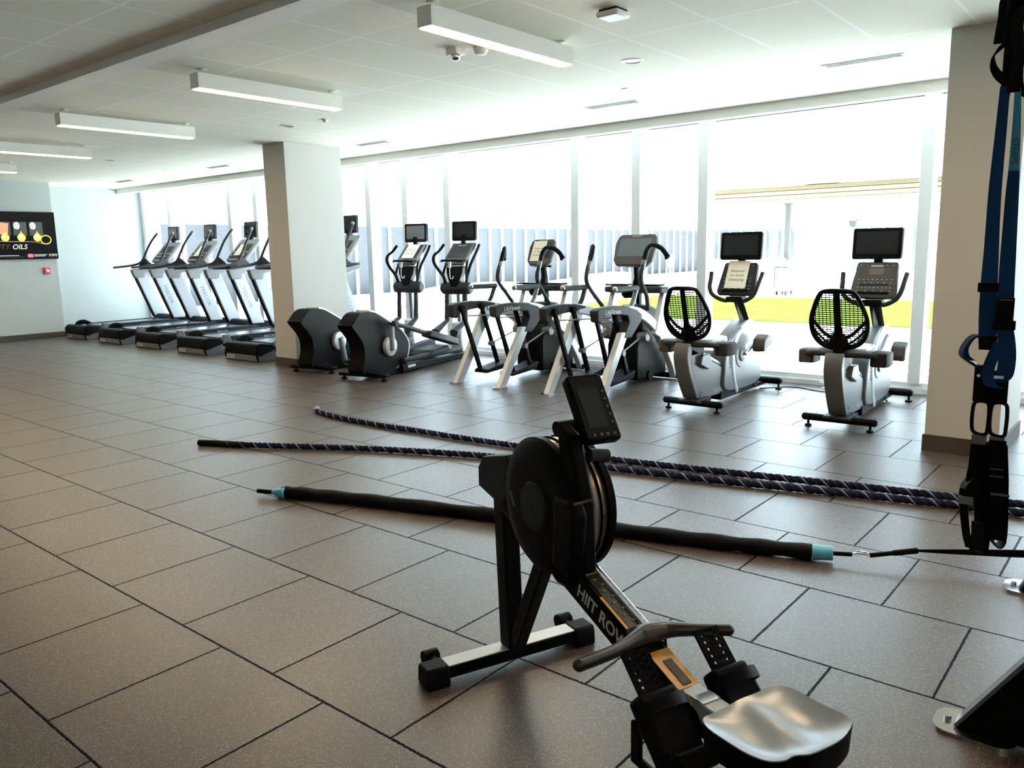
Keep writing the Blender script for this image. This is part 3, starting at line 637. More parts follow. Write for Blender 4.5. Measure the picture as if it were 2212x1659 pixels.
# ================================================================== arc trainers
def arc_trainer(label, loc, big):
    t = thing('arc_trainer', label, 'arc trainer', loc, 0, 'arc trainers')
    for sx in (-1, 1):
        X = .30*sx
        # splayed rear leg and foot plate
        lg = MB().oprism((X*1.03, 0, 0), (0, 1, 0), (0, 0, 1), (1, 0, 0), [(.05, .012), (.155, .012), (.57, .62), (.44, .62)] if sx > 0 else [(.05, .012), (.155, .012), (.70, .80), (.57, .84)], -.032, .032).build('leg', lsilver, t, .008)
        MB().panel((X*1.03, .09, .008), (1, 0, 0), (0, 1, 0), .10, .17, .016, .03).build('foot_plate', chrome, lg)
        # dark cover: rear arch
        MB().oprism((X, 0, 0), (0, 1, 0), (0, 0, 1), (1, 0, 0), [(.0, .865), (.06, .885), (.30, .895), (.52, .878), (.72, .83), (.82, .775), (.80, .71), (.61, .555), (.47, .565), (.57, .72), (.54, .782), (.30, .812), (.12, .80), (.07, .745), (.01, .76)] if sx > 0 else [(.0, .865), (.06, .885), (.30, .895), (.52, .882), (.70, .85), (.70, .83), (.52, .815), (.30, .80), (.12, .78), (.07, .72), (.01, .74)], -.045, .045).build('side_cover', dgrey, t, .012)
        if sx > 0: text('LifeFitness', .065, (X+.0465, .27, .835), (0, 1, 0), (0, 0, 1), letw, t, shear=.2)
        # silver curved side beam going down to the front
        pts = smooth2([(.58, .83), (.80, .79), (1.02, .70), (1.24, .55), (1.43, .36), (1.58, .16), (1.65, .03)], 5)
        MB().ribbon([(X*(1-.1*i/len(pts)), y, z) for i, (y, z) in enumerate(pts)], (1, 0, 0), .075, .10).build('curved_beam', lsilver, t, .012)
        # upper silver strut to the console wings
        MB().oprism((X*1.02, 0, 0), (0, 1, 0), (0, 0, 1), (1, 0, 0), [(1.10, .55), (1.22, .50), (1.42, .98), (1.30, 1.02)], -.03, .03).build('front_strut', lsilver, t, .01)
        # two hanging pedal links
        for y0, y1, z1 in ((.12, .40, .13), (.44, .70, .17)):
            p = MB().bar((X*.80, y0, .83), (X*.80, y1, z1), .036, .045, (0, 1, 0)).lathe((X*.80-.03, y0, .83), (1, 0, 0), [(.035, 0), (.037, .03), (.035, .06)], 16)
            p.build('pedal_link', black, t, .006)
        pd = MB().oprism((X*.62, .56, .145), (0, 1, 0), (0, 0, 1), (1, 0, 0), [(-.22, -.05), (.20, -.02), (.24, .06), (.10, .03), (-.20, -.01)], -.10, .10).build('pedal', rubber, t, .012)
        MB().bar((X*.70, .36, .12), (X*.70, .78, .16), .03, .04).build('pedal_frame', blackm, t, .005)
        # thin tie rods to the flywheel
        MB().tube([(X*.80, .17, .74), (X*.66, 1.08, .70)], .008, 8).build('tie_rod', mgrey, t)
        MB().tube([(X*.80, .60, .40), (X*.66, 1.16, .56)], .009, 8).lathe((X*.80, .60, .40), (1, 0, 0), [(.03, -.03), (.03, .03)], 14).build('tie_rod', mgrey, t)
        MB().lathe((X*.7, 1.06, .52), (sx, 0, 0), [(.045, -.05), (.05, 0), (.045, .06), (.02, .065)], 18).build('bearing_cap', silver, t)
        # fixed rear pointing grip on its post
        MB().tube([(X*1.03, .60, .80), (X*1.03, .70, .92), (X*1.03, .76, 1.035)], .024, 10, rb=.024).build('grip_post', silver if sx > 0 else dgrey, t)
        g = MB().tube([(X*1.03, .775, 1.04), (X*1.03, .36, 1.045)], .028, 12).build('rear_grip', dgrey, t)
        MB().lathe((X*1.03, .36, 1.045), (0, -1, 0), [(.029, 0), (.029, .012), (.01, .018)], 14).build('grip_cap', chrome, g)
        # moving arm with curled handle
        sw = .07*sx if big else -.03
        a = smoothp([(X*.90, 1.06, .80), (X*.92, .94+sw, .96), (X*.95, .83+sw, 1.08), (X*.95, .82+sw, 1.18), (X*.95, .88+sw, 1.32)])
        MB().tube(a, .022, 10).build('moving_arm', dgrey, t)
        h = smoothp([(X*.95, .88+sw, 1.31), (X*.95, .92+sw, 1.40), (X*1.02, .97+sw, 1.455), (X*1.18, 1.03+sw, 1.45), (X*1.32, 1.08+sw, 1.40), (X*1.42, 1.10+sw, 1.34)])
        g = MB().tube(h, .026, 12).build('curled_handle', black, t)
        MB().lathe((X*1.42, 1.10+sw, 1.34), (sx*.5, .1, -.5), [(.032, -.01), (.034, .005), (.02, .02)], 12).build('handle_knob', black, g)
        MB().tube([(X*.95, .846+sw, 1.235), (X*.95, .875+sw, 1.31)], .025, 10).build('arm_sleeve', silver, t)
    # front base, flywheel housing, shroud
    MB().box(-.33, .33, 1.60, 1.68, .012, .075).build('front_base', blackm, t, .01)
    MB().prism([(.98, .06), (.98, .42), (1.06, .60), (1.50, .58), (1.62, .30), (1.62, .06)], -.185, .185).build('flywheel_housing', black, t, .03)
    MB().lathe((-.19, 1.28, .62), (1, 0, 0), [(.02, -.002), (.19, .0), (.215, .05), (.22, .19), (.215, .33), (.19, .378), (.02, .38)], 40).build('flywheel_cover', dgrey, t)
    MB().box(-.02, .02, 1.30, 1.36, .80, 1.0).build('rear_column', black, t, .008)
    # cross tray with wings, mast and console
    MB().oprism((0, 1.26, 1.0), (1, 0, 0), (0, 1, 0), (0, 0, 1), [(-.35, -.08), (-.12, -.16), (.12, -.16), (.35, -.08), (.36, .08), (.10, .14), (-.10, .14), (-.36, .08)], -.035, .03).build('cross_tray', dgrey, t, .02)
    for sx in (-1, 1): MB().oprism((sx*.20, 1.24, 1.045), (1, 0, 0), (0, 1, 0), (-.15*sx, 0, 1), [(-.13, -.07), (.12, -.06), (.13, .06), (-.12, .09)], -.008, .012).build('tray_wing', black, t, .006)
    MB().lathe((0, 1.13, .955), (0, 0, 1), [(.06, -.04), (.085, 0), (.085, .07), (.07, .075)], 24).build('cup_holder', black, t)
    MB().tube([(0, 1.27, .98), (0, 1.30, 1.12), (0, 1.27, 1.27)], [.075, .05, .04], 14, rb=.05).build('console_mast', black, t)
    w, h = (.50, .36) if big else (.37, .33)
    n = V((0, .14, .30)).normalized(); c = V((0, 1.245, 1.40 if not big else 1.41)); k = V((1, 0, 0)).cross(n)
    pr = [(-w/2+.05, h/2), (w/2-.05, h/2), (w/2-.02, h/2-.03), (w/2, h/2-.10), (w/2-.015, -h/2+.06), (w/2-.07, -h/2), (-w/2+.07, -h/2), (-w/2+.015, -h/2+.06), (-w/2, h/2-.10), (-w/2+.02, h/2-.03)]
    MB().oprism(c, (1, 0, 0), n, k, pr, -.03, .02).build('console', bgrey, t, .012)
    MB().oprism(c+k*.021, (1, 0, 0), n, k, [(-w*.38, -h*.22), (w*.38, -h*.22), (w*.38, h*.35), (-w*.38, h*.35)], 0, .002).build('screen', screenb if big else dgrey, t)
    text('LifeFitness', .03, c+k*.0235+n*h*.43, (1, 0, 0), n, letw, t, shear=.2)
    MB().tube([(-.12, 1.27, 1.245), (.12, 1.27, 1.245)], .014, 8).build('console_bracket', black, t)
    MB().lathe((.28, 1.06, .12), (1, 0, 0), [(.05, 0), (.05, .03)], 20).build('transport_wheel', black, t)
    return c, k, n
c, k, n = arc_trainer('silver and dark grey arc trainer with a paper notice on its console', (-5.74, 6.26, 0), False)
notice('cream paper notice covering the console screen of the left arc trainer', V((-5.74-.03, 6.26, 0))+c+k*.026+n*.01, (1, 0, 0), n, .19, .25)
arc_trainer('silver and dark grey arc trainer with a wide uncovered screen, behind the rower monitor', (-4.49, 6.26, 0), True)

# ================================================================== recumbent bikes
def bike(label, loc, rz, second):
    t = thing('recumbent_bike', label, 'exercise bike', loc, rz, 'recumbent bikes')
    # rear and front stabilisers
    MB().tube([(-.285, .0, .075), (-.27, .0, .075), (.27, .0, .075), (.285, .0, .075)], [.018, .03, .03, .018], 16).build('rear_stabiliser', blackm, t)
    for sx in (-.235, .235): MB().lathe((sx, 0, 0), (0, 0, 1), [(.026, 0), (.028, .012), (.010, .018), (.010, .05)], 16).build('foot', rubber, t)
    MB().prism([(-.10, .09), (-.10, .112), (.17, .112), (.17, .075), (.06, .06)], -.10, .10).build('base_plate', dgrey, t, .006)
    MB().tube([(-.21, 1.46, .085), (-.19, 1.46, .085), (.22, 1.46, .085), (.24, 1.46, .085)], [.02, .035, .035, .02], 16).build('front_stabiliser', blackm, t)
    for sx in (-.19, .21): MB().lathe((sx, 1.46, 0), (0, 0, 1), [(.03, 0), (.032, .014), (.010, .018), (.010, .06)], 16).build('foot', rubber, t)
    # seat post shell
    back = smooth2([(-.235, .585), (-.245, .50), (-.21, .38), (-.14, .25), (-.05, .115)], 4)
    front = smooth2([(.02, .115), (-.06, .25), (-.13, .38), (-.165, .50), (-.16, .60)], 4)
    MB().prism(back+front+[(-.18, .625), (-.22, .62)], -.068, .068).build('seat_post_shell', silver, t, .014)
    MB().prism([(-.155, .585), (.48, .34), (.485, .30), (.50, .22), (.57, .085), (.05, .10), (-.045, .25), (-.12, .40)], -.05, .05).build('side_panel', silver, t, .008)
    MB().prism([(-.14, .615), (.50, .372), (.50, .345), (-.14, .588)], -.035, .035).build('seat_rail', lsilver, t, .003)
    s = MB()
    for a, b in ((-.10, .50), (.02, .18), (.12, .40), (.44, .30)): s.lathe((.0505, a+.05, b-.02), (1, 0, 0), [(.008, 0), (.006, .003)], 10)
    s.build('bolt', dgrey, t)
    # front housing with lighter rim, crank disc
    hp = sm2([(.50, .12), (.485, .30), (.50, .42), (.58, .56), (.76, .67), (.98, .73), (1.12, .69), (1.24, .52), (1.32, .30), (1.31, .11), (.90, .075)], 3)
    MB().prism(hp, -.075, .075).build('front_housing', silver, t, .02)
    rim = smooth2([(.77, .07), (.70, .20), (.655, .36), (.68, .50), (.80, .63), (.98, .71), (1.10, .70)], 5)
    for sx in (-1, 1):
        MB().tube([(sx*.076, y, z) for y, z in rim], .010, 6, rb=.026, upv=(1, 0, 0)).build('curved_trim', lsilver, t)
        MB().lathe((sx*.07, .845, .42), (sx, 0, 0), [(.13, 0), (.125, .012), (.07, .014), (.065, .028), (.02, .034)], 32).build('crank_disc', mgrey, t)
        an = math.radians(26 + (180 if sx < 0 else 0)); ey, ez = .845+.17*math.cos(an), .42+.17*math.sin(an)
        MB().tube([(sx*.115, .845, .42), (sx*.125, ey, ez)], .016, 10).build('crank', chrome, t)
        pd = MB().oprism((sx*.20, ey, ez), (0, .75, .3), (0, -.3, .75), (1, 0, 0), [(-.07, -.04), (.14, -.055), (.16, .02), (.08, .085), (-.02, .075), (-.075, .01)], -.06, .06).build('pedal', bgrey, t, .02)
        MB().tube([(sx*.12, ey, ez), (sx*.16, ey, ez)], .012, 8).build('axle', chrome, pd)
    text('MOTION', .062, (.0770, .592, .445), (0, .12, -1), (0, 1, .12), dgrey, t, squash=1.1, bold=.001)
    text('PRECOR', .05, (.0508, .40, .135), (0, 1, 0), (0, 0, 1), letw, t)
    MB().prism([(.45, .03), (.45, .11), (1.5, .075), (1.5, .035)], -.06, .06).build('base_beam', blackm, t, .01)
    MB().lathe((.061, 1.22, .10), (1, 0, 0), [(.05, 0), (.045, .01)], 20).build('wheel_cover', dgrey, t)
    # seat: cushion, rails, cup holders, arms
    MB().oprism((0, .12, .612), (1, 0, 0), (0, 1, 0), (0, 0, 1), sm2([(-.15, -.17), (.15, -.17), (.19, -.02), (.17, .20), (.07, .25), (-.07, .25), (-.17, .20), (-.19, -.02)], 3), -.025, .035).build('seat', pad_sheen, t, .02)
    MB().box(-.05, .05, -.14, .12, .50, .60).build('seat_carriage', black, t, .012)
    MB().prism([(-.02, .42), (.02, .50), (.16, .50), (.22, .40), (.14, .36)], .045, .085).build('adjuster', silver, t, .008)
    MB().tube(smoothp([(-.29, .02, .575), (-.2, -.06, .60), (0, -.09, .60), (.2, -.06, .60), (.29, .02, .575)]), .022, 10).build('arm_bar', dgrey, t)
    for sx in (-1, 1):
        cb = MB().oprism((sx*.27, .06, .57), (1, 0, 0), (0, 1, 0), (0, 0, 1), [(-.055, -.09), (.055, -.09), (.07, -.03), (.07, .09), (-.07, .09), (-.07, -.03)], -.06, .05).build('cup_holder', bgrey if sx < 0 else dgrey, t, .014)
        MB().oprism((sx*.27, .06, .6205), (1, 0, 0), (0, 1, 0), (0, 0, 1), [(-.045, -.06), (.045, -.06), (.05, .06), (-.05, .06)], 0, .002).build('cup_opening', black, cb)
        MB().tube(smoothp([(sx*.24, .08, .58), (sx*.22, .26, .60), (sx*.21, .40, .66), (sx*.21, .50, .70)]), .016, 10).build('side_handle', silver, t)
        # console grips
        MB().tube(smoothp([(sx*.04, .86, .945), (sx*.10, .82, .925), (sx*.20, .78, .98), (sx*.235, .78, 1.05), (sx*.245, .82, 1.12), (sx*.255, .86, 1.19)]), .020, 10).build('console_grip', dgrey, t)
    # mesh backrest
    out = [(0, 1.095), (.075, 1.092), (.124, 1.073), (.168, .985), (.203, .875), (.196, .77), (.15, .695), (.075, .66), (0, .653)]
    o2 = sm2(out+[(-x, z) for x, z in out[-2:0:-1]], 4)
    yb = lambda x, z: -.09-.13*(z-.66)/.45+.5*x*x
    MB().tube([(x, yb(x, z), z) for x, z in o2], .017, 8, True, rb=.024).build('backrest_frame', black, t)
    def halfw(z):
        xs = [abs(x) for x, zz in o2 if abs(zz-z) < .03]; return max(xs) if xs else .05
    s = MB(); z = .68
    while z < 1.08:
        w = halfw(z)-.005; s.tube([(x, yb(x, z), z) for x in [-w+2*w*i/8 for i in range(9)]], .0045, 5); z += .0165
    x = -.2
    while x < .21:
        zs = [zz for xx, zz in o2 if abs(abs(xx)-abs(x)) < .02]
        if zs:
            a, b = min(zs), max(zs); s.tube([(x, yb(x, a+(b-a)*i/5), a+(b-a)*i/5) for i in range(6)], .0036, 5)
        x += .0285
    s.build('backrest_mesh', black, t)
    s = MB().tube([(0, yb(0, z)-.012, z) for z in (.60, .7, .85, 1.0, 1.10)], [.034, .034, .026, .024, .024], 8, rb=.014, upv=(1, 0, 0))
    for sx in (-1, 1):
        s.tube(smoothp([(0, yb(0, .72)-.012, .72), (sx*.09, yb(.09, .755)-.01, .755), (sx*.155, yb(.155, .82)-.005, .82), (sx*.203, yb(.203, .875), .875)]), .014, 8)
        s.tube(smoothp([(0, yb(0, .69)-.012, .69), (sx*.09, yb(.09, .70)-.01, .70), (sx*.185, yb(.185, .79)-.005, .79)]), .009, 8)
    s.build('backrest_spine', black, t)
    MB().ball((0, -.105, .70), .07, (1, .45, 1.1)).build('backrest_hub', black, t)
    MB().box(-.035, .035, -.13, -.04, .50, .72).build('backrest_post', black, t, .01)
    # console column, console and screen
    MB().tube([(0, 1.10, .68), (0, .90, .955)], .050, 12, rb=.032, upv=(0, .8, .6)).build('console_column', lsilver, t)
    MB().tube([(.012, 1.06, .70), (.012, .875, .93)], .018, 8, rb=.05, upv=(0, .8, .6)).build('column_inlay', dgrey, t)
    MB().box(-.08, .08, .80, .92, .91, .965).build('reader_box', black, t, .008)
    n = V((0, .14, .30)).normalized(); c = V((0, .905, 1.125)); k = V((1, 0, 0)).cross(n)
    MB().oprism(c, (1, 0, 0), n, k, [(-.15, .165), (-.165, .15), (-.19, -.13), (-.17, -.165), (.17, -.165), (.19, -.13), (.165, .15), (.15, .165)], -.03, .02).build('console', bgrey if second else dgrey, t, .012)
    MB().oprism(c+k*.021, (1, 0, 0), n, k, [(-.06, .04), (.06, .04), (.06, .10), (-.06, .10)], 0, .002).build('display', mat('brown display', (.12, .09, .06), .3), t)
    s = MB()
    for row, nb in ((-.0, 8), (-.03, 6), (-.075, 9), (-.105, 5), (.13, 6)):
        for i in range(nb): s.panel(c+k*.023+n*row+V((-.13+.26*i/(nb-1), 0, 0)), (1, 0, 0), n, .014, .005, .003, .002)
    s.build('button', letw, t)
    MB().oprism(c+k*.022, (1, 0, 0), n, k, [(-.13, -.135), (.12, -.135), (.125, -.118), (-.13, -.118)], 0, .02).build('reading_ledge', black, t, .002)
    MB().oprism(c+k*.022, (1, 0, 0), n, k, [(-.12, -.052), (.11, -.052), (.11, -.044), (-.12, -.044)], 0, .004).build('ledge_line', black, t)
    MB().panel(c+k*.022+n*.125, (1, 0, 0), n, .10, .014, .003, .003).build('badge', letw, t)
    MB().box(-.035, .035, .955, .99, 1.24, 1.36).build('screen_bracket', black, t, .005)
    rot = V((1, -.10 if second else 0, 0))
    q = MB().panel((0 if not second else -.01, .955, 1.435), rot, (0, .08, 1), .405, .262, .04, .018).build('screen_case', black, t, .005)
    MB().panel((0 if not second else -.012, .934, 1.445), rot, (0, .08, 1), .345, .19, .003, .004).build('screen', screen, q)
    return c, k, n
b1 = V((-3.245, 6.42, 0))
c, k, n = bike('silver recumbent bike with a paper notice on its console, left of the two', b1, 0, False)
notice('cream paper notice on the console of the left recumbent bike', b1+c+k*.03+n*.035+V((-.01, 0, 0)), (1, 0, 0), n, .21, .28)
bike('silver recumbent bike with an uncovered brown console, right of the two', (-1.975, 6.41, 0), 2, True)
# power cords
def cord(pts, label, m=black, r=.005):
    tag(MB().tube(smoothp(pts, 8), r, 6).build('power_cord', m), label, 'cord')
cord([(-3.2, 7.8, .006), (-2.95, 8.05, .006), (-2.6, 7.95, .006), (-2.35, 8.12, .006), (-2.1, 8.02, .006), (-1.98, 7.8, .006)], 'thin black power cord on the floor between the two bikes')
cord([(-2.75, 8.26, .05), (-2.62, 8.2, .02), (-2.68, 8.12, .008), (-2.5, 8.14, .008), (-2.58, 8.22, .02), (-2.4, 8.28, .05)], 'tangled pale cord by the window curb between the bikes', white, .007)
cord([(-6.5, 7.95, .006), (-6.3, 8.1, .006), (-6.05, 7.95, .006), (-5.85, 8.1, .02), (-5.74, 8.05, .006)], 'thin black power cord behind the left arc trainer')
cord([(-4.95, 8.0, .006), (-4.75, 8.12, .006), (-4.85, 7.95, .03), (-4.6, 8.02, .006), (-4.49, 8.0, .006)], 'thin pale cord behind the right arc trainer', white)

# ================================================================== rowing machine
def rower():
    t = thing('rowing_machine', 'black rowing machine with fan drum, monitor and moulded seat in the foreground', 'rowing machine', (-1.715, 2.03, 0), math.degrees(math.atan2(-.371, .928)))
    # local axes: x to the rear, y to the far side, z up
    fs = MB().box(-.034, .034, -.255, .255, .022, .064).build('front_stabiliser', blackm, t, .004)
    MB().box(-.032, .032, -.252, .252, .0635, .068).build('stabiliser_top', lsilver, fs, .0015)
    for s in (-1, 1):
        MB().prism([(-.048, .0), (.048, .0), (.044, .05), (.036, .072), (-.036, .072), (-.044, .05)], s*.25, s*.335, 'y').build('end_cap', black, t, .008)
        MB().tube([(-.078, s*.30, .055), (-.078, s*.245, .055)], .028, 18).bar((-.078, s*.27, .055), (-.03, s*.27, .05), .02, .03).build('transport_roller', black, t, .003)
    MB().bar((.018, 0, .07), (-.015, 0, .66), .062, .072, (1, 0, 0)).build('post', blackm, t, .008)
    MB().bar((.05, 0, .09), (.27, 0, .50), .045, .055, (1, 0, 0)).build('strut', blackm, t, .006)
    MB().prism([(-.11, .63), (-.11, .70), (-.068, .745), (.10, .785), (.15, .70), (.05, .60)], -.055, .055, 'y').build('head_cover', dgrey, t, .006)
    top = lambda a: .677-.33*a
    bt = lambda a: top(a)-.10
    MB().prism([(-.02, top(-.02)), (1.0, top(1.0)), (1.04, .30), (.98, .265), (-.02, bt(-.02))], -.035, .035, 'y').build('main_beam', blackm, t, .005)
    for s in (-1, 1): MB().prism([(.05, top(.05)-.02), (.45, top(.45)-.015), (.42, bt(.42)+.01), (.05, bt(.05)+.02)], s*.036-.004, s*.036+.004, 'y').build('beam_cover', black, t, .003)
    uu, vv = V((1, 0, -.33)).normalized(), V((.33, 0, 1)).normalized()
    text('HIIT ROWER', .056, (.640, -.0358, top(.640)-.048), uu, vv, letw, t, squash=.98, bold=.0012)
    def deck(name, a0, a1, s0, s1, m, lift=.0):
        return MB().oprism((0, 0, .6775+lift), uu, V((0, 1, 0)), vv, [(a0*1.053, s0), (a1*1.053, s0), (a1*1.053, s1), (a0*1.053, s1)], .0, .0025).build(name, m, t)
    deck('track_plate', .40, .745, -.022, .024, decal)
    deck('track_mark', .415, .427, -.020, .022, yellow, .003); deck('track_mark', .500, .512, -.020, .022, yellow, .003)
    deck('track_edge', .60, .78, -.033, -.025, orange, .001); deck('track_end', .735, .760, -.022, .02, orange, .003)
    s_ = MB()
    for i in range(9): 
        a = .53+.024*i; s_.oprism((0, 0, .6805), uu, V((0, 1, 0)), vv, [(a*1.053, -.010+.012*(i % 2)), (a*1.053+.010, -.010+.012*(i % 2)), (a*1.053+.005, .004+.012*(i % 2))], 0, .002)
    s_.build('track_graphic', mat('dull olive print', (.16, .14, .04), .4), t)
    MB().tube([(.30, .030, top(.30)+.012), (.80, .030, top(.80)+.012)], .004, 8).tube([(.30, .018, top(.30)+.012), (.80, .018, top(.80)+.012)], .003, 8).build('pull_strap_guide', chrome, t)
    deck('orange_panel', .815, .985, -.033, .033, orange, .002)
    deck('panel_label', .85, .93, -.012, .014, bgrey, .005)
    # fan drum
    dc = V((.335, 0, .684)); R = .207
    for s in (-1, 1): MB().lathe(dc+V((0, s*.055, 0)), (0, s, 0), [(R-.015, -.012), (R, -.008), (R, .012), (R-.018, .026), (R-.06, .032), (.03, .034)], 56).build('drum_side', black, t)
    MB().lathe(dc, (0, 1, 0), [(R-.014, -.045), (R-.010, -.03), (R-.010, .03), (R-.014, .045)], 56).build('drum_band', mat('bronzed drum band', (.30, .24, .19), .28, .75), t)
    for s in (-.018, .022): MB().lathe(dc+V((0, s, 0)), (0, 1, 0), [(R-.013, -.003), (R-.004, -.002), (R-.004, .002), (R-.013, .003)], 56).build('drum_rib', black, t)
    MB().lathe(dc+V((0, -.088, 0)), (0, -1, 0), [(.075, 0), (.07, .008), (.02, .010)], 32).build('hub_cover', dgrey, t)
    MB().prism([(.14, .60), (.40, .45), (.49, .47), (.47, .57), (.40, .64)], -.055, .045, 'y').build('drum_shroud', black, t, .02)
    MB().tube([(.20, -.0945, .70), (.225, -.0945, .655)], .004, 6).build('drum_mark', letd, t)
    # monitor mast, monitor
    MB().prism([(.50, .54), (.57, .54), (.565, .74), (.50, .92), (.43, .955), (.455, .80)], -.068, -.018, 'y').build('monitor_mast', black, t, .012)
    MB().prism([(.46, .545), (.56, .53), (.58, .72), (.56, .755), (.47, .755)], -.105, -.056, 'y').build('mast_base', black, t, .012)
    MB().tube([(.575, -.10, .757), (.58, -.045, .762)], .004, 8).build('damper_lever', bgrey, t)
    MB().tube([(.425, -.062, .935), (.425, .01, .935)], .022, 16).build('tilt_knob', black, t)
    MB().tube([(.50, .0, .865), (.50, .062, .855)], .020, 16).build('side_knob', dgrey, t)
    c = V((.478, .030, .996)); n = V((-.125, .0, .19)).normalized(); u = V((.10, 1, 0)).normalized(); k = u.cross(n)
    q = MB().panel(c-k*.012, u, n, .116, .207, .034, .014).build('monitor', black, t, .006)
    MB().panel(c+k*.0065, u, n, .100, .188, .002, .006).build('monitor_glass', mat('monitor glass', (.004, .004, .005), .30, 0, .3), q)
    text('StairMaster', .015, c+k*.008+n*.080, u, n, dgrey, q)
    sc = MB().panel(c+k*.0082-n*.005-u*.006, u, n, .062, .12, .0012, .003).build('lcd', mat('lcd', (.012, .016, .017), .4, 0, .3), q)
    for i, v in enumerate((.045, .022, -.002, -.026, -.05)): MB().panel(c+k*.008+n*v+u*.042, u, n, .006, .008, .0015, .002).build('button', letd, q)
    for i, x in enumerate((-.028, -.006, .014, .036)): MB().panel(c+k*.008-n*.085+u*x, u, n, .008, .008, .0015, .002).build('button', letd, q)
    # handle resting on the beam
    hp = smoothp([(.838, -.258, .455), (.822, -.14, .452), (.792, -.035, .452), (.790, .0, .452), (.800, .05, .452), (.840, .12, .45), (.875, .185, .448)], 6)
    rr = [.0165+.010*math.exp(-((p.y+.0)/.07)**2) for p in hp]
    MB().tube(hp, rr, 14).ball(hp[0], .0165).ball(hp[-1], .0165).build('handle', noisy(mat('smooth grip rubber', (.014, .013, .013), .36, 0, .6), 120, .8, 1.2, .15), t)
    MB().prism([(.735, .425), (.735, .450), (.775, .474), (.81, .474), (.82, .455), (.80, .425)], -.045, .04, 'y').build('handle_bridge', bgrey, t, .008)
    MB().prism([(.74, .40), (.74, .44), (.79, .44), (.80, .385)], -.05, .05, 'y').build('handle_rest', black, t, .005)
    # foot plates: perforated strip in a heel box
    for s in (-1, 1):
        Y = s*.115; d = V((.72, 0, -.69)); w = V((.69, 0, .72)); o = V((.865, Y, .462))
        st = MB()
        for yy_, hw in ((-.032, .007), (0, .014), (.032, .007)): st.obox(o+d*.085+V((0, yy_, 0)), d, (0, 1, 0), w, .085, hw, .004)
        for i in range(10): st.obox(o+d*(.003+.0183*i), d, (0, 1, 0), w, .0055, .038, .004)
        st.build('perforated_strip', black, t)
        MB().oprism(o, d, (0, 1, 0), w, [(.10, -.058), (.29, -.062), (.31, 0), (.29, .062), (.10, .058)], -.035, .022).build('foot_plate', black, t, .012)
        MB().oprism(o, d, (0, 1, 0), w, [(.25, -.062), (.30, -.045), (.30, .045), (.25, .062)], .0, .075).build('heel_cup', black, t, .01)
        MB().ribbon(smoothp([o+d*.14+V((0, -.063, 0)), o+d*.14+w*.040+V((0, -.055, 0)), o+d*.14+w*.058, o+d*.14+w*.040+V((0, .055, 0)), o+d*.14+V((0, .063, 0))]), d, .030, .003).build('foot_strap', blackm, t)
        # slotted bracket under the plate: a ring shaped plate
        b = MB(); 
        for z0, z1 in ((.20, .225), (.285, .31)): b.box(.90, 1.06, Y-.006+s*.03, Y+.006+s*.03, z0, z1)
        for x0, x1 in ((.90, .935), (1.02, 1.06)): b.box(x0, x1, Y-.006+s*.03, Y+.006+s*.03, .20, .31)
        b.build('slotted_bracket', blackm, t, .003)
    MB().tube([(1.0, -.15, .30), (1.0, .15, .30)], .012, 10).build('foot_axle', blackm, t)
    # seat rail and rear leg
    MB().box(.94, 2.35, -.030, .030, .315, .375).build('seat_rail', lsilver, t, .006)
    MB().prism([(.93, .372), (1.02, .3775), (1.02, .3765), (.93, .36)], -.029, .029, 'y').build('rail_nose', chrome, t)
    MB().prism([(2.22, .0), (2.27, .0), (2.33, .33), (2.27, .33)], -.04, .04, 'y').box(2.20, 2.29, -.22, .22, 0, .05).build('rear_leg', blackm, t, .006)
    # seat: dished top on a deep black base
    out = sm2([(1.152, -.150), (1.147, -.115), (1.142, -.066), (1.136, -.027), (1.136, .015), (1.134, .064), (1.148, .097), (1.180, .108), (1.231, .112), (1.269, .120), (1.299, .122), (1.322, .108), (1.345, .052), (1.352, -.006), (1.350, -.050), (1.336, -.078), (1.337, -.106), (1.322, -.135), (1.285, -.152), (1.237, -.160), (1.185, -.164)], 3)
    cx, cy_ = 1.240, -.022
    def hz(x, y, k):
        q = y-cy_
        return .438 + .012*k**4 - .010*math.exp(-(((x-1.27)/.06)**2+((abs(q)-.075)/.055)**2)) + .012*math.exp(-((q/.030)**2))*(1.27-x)/.13*(1-k*k)
    def dish(off, low, kk):
        v = []; f = []; n = len(out); rings = 14
        for i in range(1, rings+1):
            k = i/rings
            for x, y in out: v.append((cx+(x-cx)*k*kk, cy_+(y-cy_)*k*kk, hz(cx+(x-cx)*k, cy_+(y-cy_)*k, k)+off))
        c0 = len(v); v.append((cx, cy_, hz(cx, cy_, 0)+off))
        f += [(i*n+j, i*n+(j+1) % n, (i+1)*n+(j+1) % n, (i+1)*n+j) for i in range(rings-1) for j in range(n)] + [(c0, j, (j+1) % n) for j in range(n)]
        b0 = len(v); r0_ = (rings-1)*n
        if low is None:      # thin skin: mirrored underside
            for i in range(1, rings+1):
                k = i/rings
                for x, y in out: v.append((cx+(x-cx)*k*kk, cy_+(y-cy_)*k*kk, hz(cx+(x-cx)*k, cy_+(y-cy_)*k, k)+off-.003))
            c1 = len(v); v.append((cx, cy_, hz(cx, cy_, 0)+off-.003))
            f += [(b0+i*n+j, b0+(i+1)*n+j, b0+(i+1)*n+(j+1) % n, b0+i*n+(j+1) % n) for i in range(rings-1) for j in range(n)] + [(c1, b0+(j+1) % n, b0+j) for j in range(n)]
            f += [(r0_+j, r0_+(j+1) % n, b0+r0_+(j+1) % n, b0+r0_+j) for j in range(n)]
        else:
            for x, y in out: v.append((cx+(x-cx)*kk*.97, cy_+(y-cy_)*kk*.97, low))
            f += [(r0_+j, r0_+(j+1) % n, b0+(j+1) % n, b0+j) for j in range(n)] + [tuple(range(b0, b0+n))]
        m = MB(); m.add(v, f); return m
